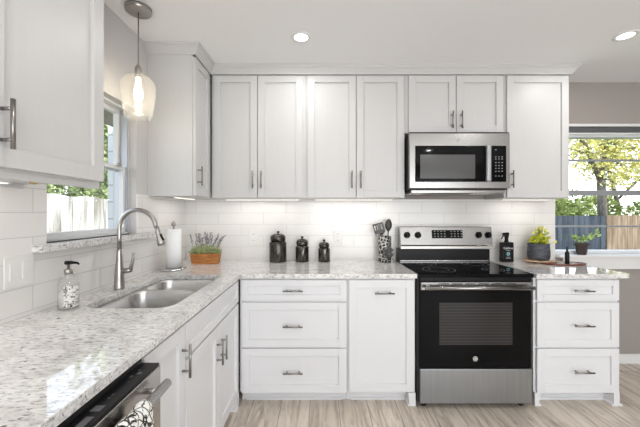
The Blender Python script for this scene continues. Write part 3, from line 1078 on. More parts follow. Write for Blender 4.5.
# ------------------------------------------------------------------ dishwasher and towel
dx = -0.495
t = thing('dishwasher', 'stainless dishwasher with black top controls under the counter', 'dishwasher', (-0.85, 0.68, 0))
MB().box(XL + 0.02, -0.556, 0.385, 0.982, 0.02, 0.876).build('tub', M['blackmat'], t)
dd = MB().box(-0.554, dx, 0.385, 0.979, 0.11, 0.860).build('door', M['steel_dw'], t, bevel=0.002)
cp = MB().box(-0.551, dx - 0.003, 0.387, 0.977, 0.8602, 0.868).build('control_strip', M['black'], t, bevel=0.001)
for yy, ln, a_, b_ in ((0.60, 0.012, -0.532, -0.518), (0.635, 0.08, -0.530, -0.512), (0.735, 0.022, -0.538, -0.515), (0.785, 0.006, -0.530, -0.526), (0.80, 0.006, -0.530, -0.526),
                       (0.862, 0.004, -0.528, -0.524), (0.885, 0.012, -0.538, -0.530), (0.905, 0.012, -0.528, -0.516), (0.925, 0.006, -0.536, -0.528)):
    MB().box(a_, b_, yy, yy + ln, 0.8681, 0.8688).build('button', M['dim_print'], cp)
hz = 0.822
hd = MB().tube([(-0.458, 0.42, hz), (-0.458, 0.945, hz)], 0.0135, 16)
hd.tube([(dx, 0.90, hz), (-0.458, 0.90, hz)], 0.008, 10).tube([(dx, 0.46, hz), (-0.458, 0.46, hz)], 0.008, 10)
hd.build('handle', M['sink'], dd)

tw = MB()
ny, prof = 26, []
rr = 0.0185
for i in range(10):
    prof.append((-0.458 - rr, hz - 0.30 + i * 0.03))
for i in range(9):
    a = pi - pi * i / 8
    prof.append((-0.458 + rr * cos(a), hz + rr * sin(a)))
for i in range(1, 14):
    prof.append((-0.458 + rr, hz - i * 0.03))
vs, fs = [], []
for j in range(ny):
    fy_ = j / (ny - 1)
    for i, (px, pz) in enumerate(prof):
        drop = max(0, hz - pz)
        ww = 0.15 * (0.62 + 0.9 * min(drop, 0.25))
        y = 0.775 + (fy_ - 0.5) * ww
        k = min(drop * 5, 1)
        out = 0.010 * sin(fy_ * 15 + 0.6) * k + 0.004 * sin(fy_ * 31) * k
        vs.append((px + (out + 0.010 * k if px > -0.458 else min(out, 0.004)), y + 0.004 * sin(i * 1.1 + fy_ * 9) * k, pz + 0.003 * sin(fy_ * 9)))
n = len(prof)
for j in range(ny - 1):
    for i in range(n - 1):
        fs.append((j * n + i, j * n + i + 1, (j + 1) * n + i + 1, (j + 1) * n + i))
o = tw.add(vs, fs, True).build('dish_towel', M['towel'], recalc=False)
sm = o.modifiers.new('thickness', 'SOLIDIFY')
sm.thickness = 0.003
sm.offset = 1
tag(o, 'black and white floral dish towel hung on the dishwasher handle', 'towel')

# ------------------------------------------------------------------ ceiling lamps
def area_lamp(name, loc, size, power, color, parent=None, rot=(0, 0, 0), sy=None):
    l = bpy.data.lights.new(name, 'AREA')
    l.shape = 'RECTANGLE' if sy else 'DISK'
    l.size = size
    if sy:
        l.size_y = sy
    l.energy = power
    l.color = color
    o = bpy.data.objects.new(name, l)
    o.rotation_euler = rot
    COL.objects.link(o)
    o.parent = parent
    o.location = Vector(loc) - (wl(parent) if parent else Vector((0, 0, 0)))
    return o


for x, y, lab in ((-0.125, 2.08, 'round recessed ceiling light in front of the wall cabinets over the canisters'),
                  (2.0, 2.06, 'round recessed ceiling light near the garden window'),
                  (-0.125, 0.55, 'round recessed ceiling light over the dishwasher aisle'),
                  (2.0, 0.55, 'round recessed ceiling light over the open floor'),
                  (-0.125, -1.0, 'round recessed ceiling light behind the camera on the sink side'),
                  (2.0, -1.0, 'round recessed ceiling light behind the camera on the window side')):
    t = thing('recessed_light', lab, 'ceiling light', (x, y, ZC), 'recessed ceiling lights')
    MB().lathe([(0.044, -0.001), (0.047, -0.006), (0.062, -0.006), (0.068, -0.0015), (0.068, -0.0002), (0.044, -0.0002)], (x, y, ZC), 36).build('trim_ring', M['trim'], t)
    MB().lathe([(0, -0.003), (0.045, -0.003), (0.045, -0.001), (0, -0.001)], (x, y, ZC), 32).build('lens', M['lens'], t)
    area_lamp('can_lamp', (x, y, ZC - 0.008), 0.085, CAN_W, (1.0, 0.985, 0.96), t)

# pendant
px, py = -1.03, 1.786
t = thing('pendant_light', 'clear glass pendant lamp with a glowing bulb above the sink', 'pendant light', (px, py, ZC))
MB().lathe([(0, -0.026), (0.062, -0.026), (0.068, -0.022), (0.070, -0.001), (0, -0.001)], (px, py, ZC), 36).build('canopy', M['nickel'], t)
MB().tube([(px, py, ZC - 0.02), (px, py, 2.17)], 0.0035, 10).build('cord', M['handle'], t)
MB().lathe([(0, 2.099), (0.0145, 2.099), (0.0145, 2.160), (0.007, 2.175), (0, 2.175)], (px, py, 0), 24).build('socket', M['nickel'], t)
gl = MB()
gl.lathe([(0.019, 2.158), (0.019, 2.128), (0.030, 2.118), (0.066, 2.100), (0.086, 2.070), (0.091, 2.040), (0.089, 2.00), (0.079, 1.930), (0.067, 1.868),
          (0.0655, 1.868), (0.0775, 1.930), (0.0875, 2.00), (0.0895, 2.040), (0.0845, 2.069), (0.065, 2.0985), (0.029, 2.1165), (0.0175, 2.127), (0.0175, 2.158), (0.019, 2.158)], (px, py, 0), 40)
gl.build('glass_shade', M['pendglass'], t, recalc=False)
MB().lathe([(0, 1.965), (0.010, 1.966), (0.019, 1.978), (0.024, 1.998), (0.022, 2.02), (0.014, 2.045), (0.0115, 2.06), (0.0115, 2.098), (0, 2.098)], (px, py, 0), 24).build('bulb', M['bulb'], t)
pl = bpy.data.lights.new('bulb_lamp', 'POINT')
pl.energy = 0.8
pl.color = (1.0, 0.88, 0.7)
pl.shadow_soft_size = 0.03
po = bpy.data.objects.new('bulb_lamp', pl)
COL.objects.link(po)
po.parent = t
po.location = Vector((px, py, 1.925)) - wl(t)

# under-cabinet strips
for x0, x1, lab in ((-0.80, -0.17, 'thin under-cabinet light strip above the lavender planter'),
                    (-0.05, 0.62, 'thin under-cabinet light strip above the canisters'),
                    (1.53, 1.93, 'thin under-cabinet light strip above the spray bottle')):
    t = thing('under_cabinet_light', lab, 'light strip', ((x0 + x1) / 2, 2.66, UB - 0.005), 'under-cabinet light strips')
    MB().box(x0, x1, 2.65, 2.675, 1.4445, 1.4519).build('housing', M['whiteplastic'], t)
    MB().box(x0 + 0.01, x1 - 0.01, 2.654, 2.671, 1.4430, 1.4445).build('diffuser', M['strip'], t)
    area_lamp('strip_lamp', ((x0 + x1) / 2, 2.6625, 1.442), x1 - x0 - 0.03, STRIP_W * (x1 - x0), (1.0, 0.97, 0.92), t, sy=0.015)
t = thing('under_cabinet_light', 'thin under-cabinet light strip in the corner above the paper towels', 'light strip', (-1.04, 2.45, UB - 0.005), 'under-cabinet light strips')
MB().box(-1.05, -1.025, 2.25, 2.6, 1.4445, 1.4519).build('housing', M['whiteplastic'], t)
MB().box(-1.046, -1.029, 2.26, 2.59, 1.4430, 1.4445).build('diffuser', M['strip'], t)
area_lamp('strip_lamp', (-1.0375, 2.42, 1.442), 0.015, STRIP_W * 0.33, (1.0, 0.97, 0.92), t, sy=0.30)
t = thing('under_cabinet_light', 'thin under-cabinet light strip beneath the cabinet nearest the viewer', 'light strip', (-1.1, 0.8, 1.40), 'under-cabinet light strips')
MB().box(-1.15, -1.125, 0.45, 1.15, 1.4395, 1.4479).build('housing', M['whiteplastic'], t)
MB().box(-1.146, -1.129, 0.46, 1.14, 1.438, 1.4395).build('diffuser', M['strip'], t)
area_lamp('strip_lamp', (-1.1375, 0.8, 1.437), 0.015, STRIP_W * 0.66, (1.0, 0.97, 0.92), t, sy=0.66)

# ------------------------------------------------------------------ switch plate and outlets
F = Face('left', XL + 0.0085)
t = thing('light_switch', 'white double rocker switch plate on the tiled wall near the counter', 'switch', (XL + 0.01, 1.238, 1.105))
mb = MB(); F.box(mb, 1.176, 1.300, 1.043, 1.167, 0, 0.006); mb.build('plate', M['whiteplastic'], t, bevel=0.003)
for a in (1.194, 1.245):
    mb = MB(); F.box(mb, a, a + 0.034, 1.071, 1.139, 0.0055, 0.010); mb.build('rocker', M['whiteplastic'], t, bevel=0.002)
F = Face('back', YB - 0.0085)
for x, lab in ((-0.587, 'white wall outlet between the lavender planter and the largest canister'), (0.160, 'white wall outlet between the smallest canister and the utensil crock')):
    t = thing('wall_outlet', lab, 'outlet', (x, YB - 0.01, 1.115))
    mb = MB(); F.box(mb, x - 0.038, x + 0.038, 1.052, 1.182, 0, 0.006); mb.build('plate', M['whiteplastic'], t, bevel=0.003)
    for dz in (-0.028, 0.028):
        mb = MB(); F.box(mb, x - 0.017, x + 0.017, 1.117 + dz - 0.02, 1.117 + dz + 0.02, 0.0055, 0.0085)
        so = mb.build('socket', M['whiteplastic'], t, bevel=0.003)
        mb = MB()
        for ddx in (-0.007, 0.005):
            F.box(mb, x + ddx, x + ddx + 0.002, 1.117 + dz - 0.004, 1.117 + dz + 0.009, 0.0086, 0.0089)
        mb.build('slot', M['blackmat'], so)

# ------------------------------------------------------------------ counter objects
ZS = ZT + 0.0004
# soap dispenser
sx_, sy_ = -1.095, 1.372
t = thing('soap_dispenser', 'clear glass pump bottle with floral label beside the sink', 'soap dispenser', (sx_, sy_, ZS))
MB().lathe([(0, 0), (0.036, 0), (0.039, 0.004), (0.039, 0.105), (0.034, 0.122), (0.018, 0.135), (0.014, 0.140), (0.014, 0.152),
            (0.012, 0.152), (0.012, 0.139), (0.032, 0.120), (0.036, 0.104), (0.036, 0.006), (0, 0.006)], (sx_, sy_, ZS), 32).build('bottle', M['bottleglass'], t, recalc=False)
MB().lathe([(0, 0.008), (0.0345, 0.008), (0.0345, 0.070), (0, 0.095)], (sx_, sy_, ZS), 32).build('liquid', M['soap'], t)
lb = MB()
n = 20
vs = [(sx_ + 0.0396 * cos(R(-78 + 85 * i / n)), sy_ + 0.0396 * sin(R(-78 + 85 * i / n)), ZS + z) for z in (0.012, 0.10) for i in range(n + 1)]
lb.add(vs, [(i, i + 1, n + 2 + i, n + 1 + i) for i in range(n)], True)
lb.build('label_print', M['label'], t)
MB().lathe([(0, 0.150), (0.016, 0.150), (0.016, 0.168), (0.006, 0.171), (0.005, 0.195), (0, 0.195)], (sx_, sy_, ZS), 24).build('collar', M['nickel'], t)
MB().tube([(sx_ - 0.012, sy_, ZS + 0.198), (sx_ + 0.008, sy_, ZS + 0.199), (sx_ + 0.036, sy_ + 0.004, ZS + 0.197), (sx_ + 0.042, sy_ + 0.005, ZS + 0.190)], [0.009, 0.008, 0.0045, 0.004], 12).build('pump_nozzle', M['black'], t)

# paper towel holder
hx, hy = -1.075, 2.315
t = thing('paper_towel_holder', 'upright metal paper towel holder in the counter corner', 'paper towel holder', (hx, hy, ZS))
MB().lathe([(0, 0), (0.083, 0), (0.086, 0.006), (0.083, 0.014), (0.072, 0.016), (0, 0.016)], (hx, hy, ZS), 36).build('base', M['chrome'], t)
MB().tube([(hx, hy, ZS + 0.015), (hx, hy, ZS + 0.325)], 0.006, 12).build('rod', M['nickel'], t)
MB().lathe([(0, 0.318), (0.012, 0.320), (0.017, 0.330), (0.015, 0.342), (0.006, 0.349), (0.007, 0.355), (0, 0.359)], (hx, hy, ZS), 20).build('finial', M['nickel'], t)
o = MB().lathe([(0.020, 0.018), (0.052, 0.018), (0.052, 0.298), (0.020, 0.298), (0.020, 0.018)], (hx, hy, ZS), 40).build('paper_towel_roll', M['paper'], loc=(hx, hy, ZS + 0.018))
tag(o, 'white paper towel roll on the metal upright holder', 'paper towel')

# lavender planter
pc = Vector((-0.942, 2.60, ZS))
t = thing('planter', 'orange-brown wooden box planter of dried lavender on the counter', 'planter', pc)
rot = Matrix.Rotation(R(4), 3, 'Z')


def lp(x, y, z):
    return rot @ Vector((x, y, z)) + pc


hw, hd_, hh = 0.112, 0.042, 0.085
vs = []
for z, k in ((0, 0.92), (hh, 1.04)):
    vs += [lp(sx * hw * k, sy * hd_ * k, z) for sx, sy in ((-1, -1), (1, -1), (1, 1), (-1, 1))]
i_ = []
for z, k in ((hh, 1.04), (0.02, 0.94)):
    i_ += [lp(sx * (hw * k - 0.009), sy * (hd_ * k - 0.009), z) for sx, sy in ((-1, -1), (1, -1), (1, 1), (-1, 1))]
vs += i_
fs = [(3, 2, 1, 0)] + [(k, (k + 1) % 4, 4 + (k + 1) % 4, 4 + k) for k in range(4)] + [(4 + k, 4 + (k + 1) % 4, 8 + (k + 1) % 4, 8 + k) for k in range(4)] + \
     [(8 + k, 8 + (k + 1) % 4, 12 + (k + 1) % 4, 12 + k) for k in range(4)] + [(12, 13, 14, 15)]
MB().add(vs, fs).build('wooden_box', M['planter'], t, bevel=0.0015)
so = MB()
so.add([lp(-0.1, -0.032, 0.072), lp(0.1, -0.032, 0.072), lp(0.1, 0.032, 0.072), lp(-0.1, 0.032, 0.072)], [(0, 1, 2, 3)])
so.build('soil', M['soil'], t)


def leaf(mb, p, d, ln, wd, bend=0.3):
    d = Vector(d).normalized()
    s = d.cross(Vector((random.uniform(-1, 1), random.uniform(-1, 1), random.uniform(-0.3, 1)))).normalized()
    nrm = s.cross(d)
    a = p
    b_ = p + d * ln * 0.5 + s * wd * 0.5 + nrm * ln * 0.08
    c = p + d * ln + nrm * (-bend * ln * 0.3)
    e_ = p + d * ln * 0.5 - s * wd * 0.5 + nrm * ln * 0.08
    mid = p + d * ln * 0.55
    mb.add([a, b_, c, e_, mid], [(0, 1, 4), (1, 2, 4), (2, 3, 4), (3, 0, 4)], True)


fol, stk = MB(), MB()
for i in range(330):
    x = random.uniform(-0.115, 0.115)
    leaf(fol, lp(x, random.uniform(-0.035, 0.035), 0.075 + random.uniform(0, 0.075) * (1 - (x / 0.13) ** 2)), (random.uniform(-.8, .8), random.uniform(-.8, .5), random.uniform(0.2, 1)), random.uniform(0.022, 0.046), 0.010)
stems = [(-0.10, -0.12, 0.235), (-0.075, -0.09, 0.17), (-0.06, -0.085, 0.24), (-0.045, -0.06, 0.235), (-0.03, -0.045, 0.245), (-0.02, -0.03, 0.21), (-0.005, -0.01, 0.25),
         (0.005, 0.01, 0.24), (0.012, 0.025, 0.205), (0.02, 0.04, 0.248), (0.035, 0.05, 0.225), (0.05, 0.085, 0.205), (0.06, 0.10, 0.235), (0.07, 0.13, 0.215), (0.078, 0.155, 0.225), (0.085, 0.125, 0.19), (-0.035, -0.055, 0.20), (0.0, 0.0, 0.215)]
for x, tx, tz in stems:
    yy = random.uniform(-0.02, 0.02)
    p0, p2 = lp(x, yy, 0.07), lp(tx, yy + random.uniform(-0.01, 0.01), tz)
    p1 = (p0 + p2) / 2 + Vector((-(tx - x) * 0.2, 0, 0.01))
    stk.tube([p0, p1, p2], 0.0012, 5)
    dv = (p2 - p1).normalized()
    flw = MB()
    flw.tube([p2 - dv * 0.07, p2 + dv * 0.004], 0.0022, 5)
    for k in range(16):
        q = p2 - dv * (0.068 * k / 16)
        leaf(flw, q, dv * 0.6 + Vector((random.uniform(-.8, .8), random.uniform(-.8, .8), random.uniform(0, .5))), 0.017, 0.010)
    flw.build('flower_spike', M['lavender'], t, recalc=False)
fol.build('leaves', M['leafgrey'], t, recalc=False)
stk.build('stems', M['stalk'], t)

# canisters
for x, r, hb_, ht, lab in ((-0.361, 0.073, 0.168, 0.262, 'tallest of the three dark lidded canisters'),
                           (-0.153, 0.0565, 0.132, 0.218, 'middle-sized dark lidded canister standing between the other two'),
                           (0.035, 0.0505, 0.114, 0.190, 'smallest of the three dark lidded canisters')):
    y = 2.705
    t = thing('canister', lab, 'canister', (x, y, ZS), 'canisters on the back counter')
    MB().lathe([(0, 0), (r * 0.97, 0), (r, 0.004), (r, hb_ - 0.008), (r * 0.96, hb_), (r * 0.8, hb_ + 0.002), (r * 0.8, hb_ + 0.008), (0, hb_ + 0.008)], (x, y, ZS), 36).build('jar', M['pewter'], t)
    l0 = hb_ + 0.008
    lh = ht - hb_ - 0.032
    lid = MB().lathe([(0, l0), (r * 0.86, l0), (r * 0.90, l0 + lh * 0.25), (r * 0.90, l0 + lh * 0.55), (r * 0.80, l0 + lh * 0.8), (r * 0.45, l0 + lh), (0, l0 + lh)], (x, y, ZS), 36).build('lid', M['pewter'], t)
    MB().lathe([(0, l0 + lh), (0.006, l0 + lh), (0.006, l0 + lh + 0.006), (0.0125, l0 + lh + 0.013), (0.011, l0 + lh + 0.022), (0, l0 + lh + 0.0255)], (x, y, ZS), 20).build('knob', M['pewter'], lid)

# utensil crock
ux, uy = 0.552, 2.695
t = thing('utensil_crock', 'mottled black and silver crock with a raised snowflake, by the range', 'utensil crock', (ux, uy, ZS))
MB().lathe([(0, 0), (0.054, 0), (0.056, 0.004), (0.056, 0.216), (0.053, 0.219), (0.050, 0.216), (0.050, 0.01), (0, 0.01)], (ux, uy, ZS), 32).build('crock', M['crock'], t)
sf = MB()
cxs, cys, czs = ux + 0.014, uy - 0.066, ZS + 0.088
for k in range(6):
    a = R(60 * k + 30)
    d = Vector((cos(a), 0, sin(a)))
    pr = Vector((-sin(a), 0, cos(a)))
    c0 = Vector((cxs, cys, czs))
    sf.tube([c0, c0 + d * 0.053], 0.0045, 6)
    for q in (0.022, 0.036):
        for s in (-1, 1):
            sf.tube([c0 + d * q, c0 + d * (q + 0.012) + pr * s * 0.014], 0.0036, 6)
    a2 = R(60 * k + 90)
    d2 = Vector((cos(a2), 0, sin(a2)))
    sf.tube([c0 + d * 0.026, c0 + d2 * 0.026], 0.004, 6)
star = []
for k in range(12):
    q = 0.040 if k % 2 == 0 else 0.023
    star.append((q * cos(R(30 * k + 30)), q * sin(R(30 * k + 30))))
sf.prism(star, lambda a, b_, d: Vector((cxs + a, cys + d, czs + b_)), -0.003, 0.010)
sf.build('snowflake', M['spoon'], t)
bk = [(a * 1.32, b_ * 1.32) for a, b_ in star]
MB().prism(bk, lambda a, b_, d: Vector((cxs + a, cys + d, czs + b_)), 0.0105, 0.0155).build('snowflake_backing', M['whiteplastic'], t)


def utensil(name, lab, bx, by, tx, ty, tz, head, m):
    z0 = ZS + 0.014
    t = thing(name, lab, name.replace('_', ' '), (ux + bx, uy + by, z0))
    b_ = Vector((ux + bx, uy + by, z0))
    e_ = Vector((tx, ty, tz))
    d = (e_ - b_).normalized()
    MB().tube([b_, b_ + d * ((e_ - b_).length * 0.72)], [0.006, 0.0045], 10).build('shaft', m, t)
    h0 = b_ + d * ((e_ - b_).length * 0.70)
    s = d.cross(Vector((0, 1, 0))).normalized()
    nrm = s.cross(d).normalized()
    mb = MB()
    ln = (e_ - h0).length
    if head == 'spatula':
        for u0, u1, v0, v1 in ((-.044, -.034, .1, 1), (.034, .044, .1, 1), (-.022, -.013, .4, .85), (-.004, .004, .4, .85), (.013, .022, .4, .85), (-.044, .044, .85, 1), (-.040, .040, .1, .4)):
            q = [h0 + s * u + d * ln * v + nrm * w_ for w_ in (-0.002, 0.002) for u, v in ((u0, v0), (u1, v0), (u1, v1), (u0, v1))]
            mb.add(q, [(0, 1, 2, 3), (4, 5, 6, 7), (0, 1, 5, 4), (1, 2, 6, 5), (2, 3, 7, 6), (3, 0, 4, 7)])
    else:
        ring, nn_ = [], 20
        wd = 0.028 if head == 'spoon' else 0.030
        rows = [0.0, 0.15, 0.35, 0.55, 0.75, 0.9, 1.0]
        vs, fs = [], []
        for v in rows:
            hwid = wd * math.sqrt(max(0.02, 1 - (2 * v - 1) ** 2)) * (1 if v > .3 else 0.8)
            for k in range(9):
                u = (k - 4) / 4
                dep = -0.012 * (1 - u * u) * math.sqrt(max(0.0, 1 - (2 * v - 1) ** 2))
                vs.append(h0 + s * u * hwid + d * ln * v + nrm * dep)
        for i in range(len(rows) - 1):
            for k in range(8):
                fs.append((i * 9 + k, i * 9 + k + 1, (i + 1) * 9 + k + 1, (i + 1) * 9 + k))
        mb.add(vs, fs, True)
    o = mb.build('head', m, t, recalc=(head == 'spatula'))
    if head != 'spatula':
        so = o.modifiers.new('thickness', 'SOLIDIFY')
        so.thickness = 0.003
    return t


utensil('slotted_turner', 'dark slotted turner leaning out of the utensil crock towards the canisters', 0.018, -0.020, 0.486, 2.672, 1.247, 'spatula', M['spoon'])
utensil('cooking_spoon', 'dark cooking spoon standing upright in the utensil crock, nearest the range', 0.026, 0.010, 0.590, 2.71, 1.282, 'spoon', M['spoon'])
utensil('serving_spoon', 'silver-grey serving spoon in the middle of the utensil crock', -0.012, 0.026, 0.530, 2.725, 1.235, 'ladle', M['spoon2'])

# spray bottle
bx_, by_ = 1.598, 2.70
t = thing('spray_bottle', 'black rectangular spray bottle with trigger beside the range', 'spray bottle', (bx_, by_, ZS))
MB().box(bx_ - 0.050, bx_ + 0.050, by_ - 0.026, by_ + 0.026, ZS, ZS + 0.168).build('bottle', M['black'], t, bevel=0.008, seg=3)
MB().lathe([(0, 0.165), (0.020, 0.165), (0.017, 0.178), (0.014, 0.182), (0.014, 0.205), (0, 0.205)], (bx_, by_, ZS), 20).build('neck', M['black'], t)
tr = MB()
tr.prism([(-0.036, 0.232), (-0.030, 0.247), (0.010, 0.252), (0.022, 0.243), (0.016, 0.225), (0.014, 0.204), (-0.014, 0.204), (-0.016, 0.226)],
         lambda a, b_, d: Vector((bx_ + a, by_ + d, ZS + b_)), -0.010, 0.010)
tr.tube([(bx_ - 0.022, by_, ZS + 0.23), (bx_ - 0.034, by_, ZS + 0.212), (bx_ - 0.044, by_, ZS + 0.192)], [0.006, 0.005, 0.004], 8)
tr.build('trigger', M['black'], t, bevel=0.002)
fw = by_ - 0.0263
text_mesh('Caldrea', 0.026, lambda u, v, w_: Vector((bx_ + u, fw - w_, ZS + 0.118 + v)), M['white_print'], 'label_lettering', t)
for z, hw_ in ((0.096, 0.018), (0.040, 0.016), (0.030, 0.020)):
    MB().box(bx_ - hw_, bx_ + hw_, fw - 0.0005, fw, ZS + z, ZS + z + 0.004).build('label_line', M['grey_print'], t)
rg = MB()
vs = [(bx_ + q * cos(2 * pi * i / 24), fw - 0.0004, ZS + 0.07 + q * sin(2 * pi * i / 24)) for q in (0.006, 0.015) for i in range(24)]
rg.add(vs, [(i, (i + 1) % 24, 24 + (i + 1) % 24, 24 + i) for i in range(24)])
rg.build('label_emblem', M['teal_print'], t)

# boards
b2c = (1.98, 2.50)
o = MB().lathe([(0, 0), (0.150, 0), (0.160, 0.006), (0.158, 0.012), (0.14, 0.010), (0, 0.009)], (1.985, 2.565, ZS), 48, sx=1.1, sy=0.55).build('serving_board', M['boardred'], loc=(1.985, 2.565, ZS))
tag(o, 'glossy reddish oval serving board on the countertop by the garden window', 'serving board')
poly = [(1.725, 2.63), (1.74, 2.60), (1.80, 2.57), (1.86, 2.565), (1.92, 2.575), (1.96, 2.60), (1.97, 2.65), (1.93, 2.70), (1.85, 2.73), (1.76, 2.72), (1.73, 2.68)]
o = MB().slab(poly, [], ZS + 0.0125, ZS + 0.0225).build('cutting_board', M['boardlight'], bevel=0.003, loc=(1.85, 2.65, ZS + 0.0125))
tag(o, 'small light wood board lying under the dark grey flowerpot', 'cutting board')
# feet under light board so that it rests on the counter
ft = MB()
for fx_, fy_ in ((1.76, 2.67), (1.84, 2.70), (1.80, 2.60)):
    ft.lathe([(0, 0), (0.008, 0), (0.008, 0.0125), (0, 0.0125)], (fx_, fy_, ZS), 12)
ft.build('foot_pads', M['boardlight'], o)

# grey pot
gx, gy, gz = 1.842, 2.655, ZS + 0.0228
t = thing('potted_plant', 'dark grey rounded pot with a yellow-green leafy plant on the wooden board', 'potted plant', (gx, gy, gz))
MB().lathe([(0, 0), (0.068, 0), (0.076, 0.006), (0.083, 0.035), (0.083, 0.070), (0.079, 0.120), (0.080, 0.136), (0.076, 0.138), (0.073, 0.134), (0.073, 0.115), (0, 0.115)], (gx, gy, gz), 40).build('pot', M['concrete'], t)
fol, stk = MB(), MB()
for i in range(42):
    a, r_ = random.uniform(0, 2 * pi), random.uniform(0.005, 0.055)
    p0 = Vector((gx + r_ * 0.5 * cos(a), gy + r_ * 0.5 * sin(a), gz + 0.11))
    p1 = Vector((gx + r_ * 1.35 * cos(a) + 0.008, gy + r_ * 1.2 * sin(a), gz + 0.160 + random.uniform(0, 0.115) * (1.15 - r_ / 0.055)))
    stk.tube([p0, p1], 0.0016, 5)
    for k in range(9):
        q = p0.lerp(p1, 0.45 + 0.55 * k / 8)
        leaf(fol, q, (random.uniform(-1, 1), random.uniform(-1, 1), random.uniform(-0.1, 0.9)), random.uniform(0.024, 0.038), 0.021)
for k in range(10):
    leaf(fol, Vector((gx + 0.06 + 0.006 * k, gy - 0.03, gz + 0.135 + 0.002 * k)), (1, random.uniform(-1, 1), random.uniform(-0.3, 0.8)), 0.022, 0.014)
stk.build('stems', M['stalk'], t)
fol.build('leaves', M['leafpot'], t, recalc=False)

# small dark bottle
qx, qy = 1.985, 2.53
t = thing('small_bottle', 'small slim black bottle standing on the oval board', 'bottle', (qx, qy, ZS + 0.01))
MB().lathe([(0, 0.0105), (0.0145, 0.0105), (0.0155, 0.014), (0.0155, 0.095), (0.012, 0.105), (0.007, 0.11), (0, 0.11)], (qx, qy, ZS), 24).build('bottle', M['black'], t)
MB().lathe([(0, 0.11), (0.0075, 0.11), (0.0075, 0.137), (0.004, 0.145), (0, 0.145)], (qx, qy, ZS), 16).build('cap', M['blackmat'], t)

# sill plant
wx, wy, wz = 2.315, YB - 0.012, 0.9654
t = thing('potted_plant', 'small dark tapered pot with pale green trailing leaves on the window sill', 'potted plant', (wx, wy, wz))
MB().lathe([(0, 0), (0.034, 0), (0.038, 0.004), (0.055, 0.085), (0.060, 0.088), (0.060, 0.105), (0.055, 0.105), (0.050, 0.085), (0, 0.085)], (wx, wy, wz), 28, sy=0.75).build('pot', M['darkpot'], t)
fol = MB()
for i in range(75):
    a = random.uniform(-0.075, 0.155)
    z = 0.10 + random.uniform(0, 0.03) + (max(0, a) * 0.5) ** 1.0 + (0.02 if a < -0.03 else 0)
    if a > 0.12:
        z += 0.015
    leaf(fol, Vector((wx + a, wy + random.uniform(-0.03, 0.015), wz + z)), (random.uniform(-.8, .8), random.uniform(-.8, .1), random.uniform(0, 1)), random.uniform(0.028, 0.045), 0.022)
fol.build('leaves', M['leafsucc'], t, recalc=False)
st = MB()
st.tube([(wx, wy, wz + 0.085), (wx + 0.06, wy, wz + 0.125), (wx + 0.145, wy, wz + 0.17)], 0.003, 6).tube([(wx, wy, wz + 0.085), (wx - 0.05, wy, wz + 0.12)], 0.003, 6)
st.build('stems', M['stalk'], t)

# ------------------------------------------------------------------ outdoors
GZ = -0.35
gr = MB().box(-14, XL - T - 0.01, -8, 22, GZ - 0.05, GZ)
gr.box(XL - T - 0.01, 22, YB + T + 0.01, 22, GZ - 0.05, GZ)
tag(gr.build('lawn', M['grass']), 'green lawn around the house', 'lawn', kind='structure')


def fence(a, b_, z0, z1, m, label, bw=0.14):
    """run of upright boards from a to b_ (xy)"""
    a, b_ = Vector((*a, 0)), Vector((*b_, 0))
    d = b_ - a
    n = int(d.length / bw)
    u = d.normalized()
    nr = Vector((-u.y, u.x, 0))
    t = thing('board_fence', label, 'fence', (a + b_) / 2 + Vector((0, 0, z0)))
    mb = MB()
    for i in range(n):
        p, q = a + u * (i * bw + 0.004), a + u * ((i + 1) * bw - 0.004)
        o = nr * random.uniform(-0.004, 0.004)
        h = z1 + random.uniform(-0.02, 0.02)
        vs = [p + o, q + o, q + o + nr * 0.02, p + o + nr * 0.02]
        mb.add([v + Vector((0, 0, z)) for z in (z0, h) for v in vs], [(3, 2, 1, 0), (4, 5, 6, 7), (0, 1, 5, 4), (1, 2, 6, 5), (2, 3, 7, 6), (3, 0, 4, 7)])
    mb.build('boards', m, t)
    rl = MB()
    for z in (z0 + 0.3, (z0 + z1) / 2, z1 - 0.3):
        vs = [a + nr * 0.028, b_ + nr * 0.028, b_ + nr * 0.065, a + nr * 0.065]
        rl.add([v + Vector((0, 0, zz)) for zz in (z, z + 0.09) for v in vs], [(3, 2, 1, 0), (4, 5, 6, 7), (0, 1, 5, 4), (1, 2, 6, 5), (2, 3, 7, 6), (3, 0, 4, 7)])
    rl.build('rails', m, t)
    return t


fence((-4.6, -1), (-4.6, 12), GZ, 1.66, M['fencewhite'], 'sun-bleached tall board fence outside the sink window')
fence((2.54, 8.2), (7.45, 8.2), GZ, 1.26, M['fenceshade'], 'board fence with its blue-grey shade painted in, outside the garden window')
fence((7.47, 8.2), (13.5, 8.5), GZ, 1.28, M['fencetan'], 'tan board fence joining the shade-painted fence outside the garden window')

# wing of the house seen through the sink window, and the eave above it
struct(MB().box(-2.02, XL - T - 0.01, 3.0, 4.2, GZ, 2.45).build('wall_exterior_wing', M['siding']))
struct(MB().box(XL - T - 0.55, XL - T - 0.01, -2.8, 3.0, 2.12, 2.2).build('trim_eave', mat('tan_soffit', (0.36, 0.31, 0.26), 0.8)))


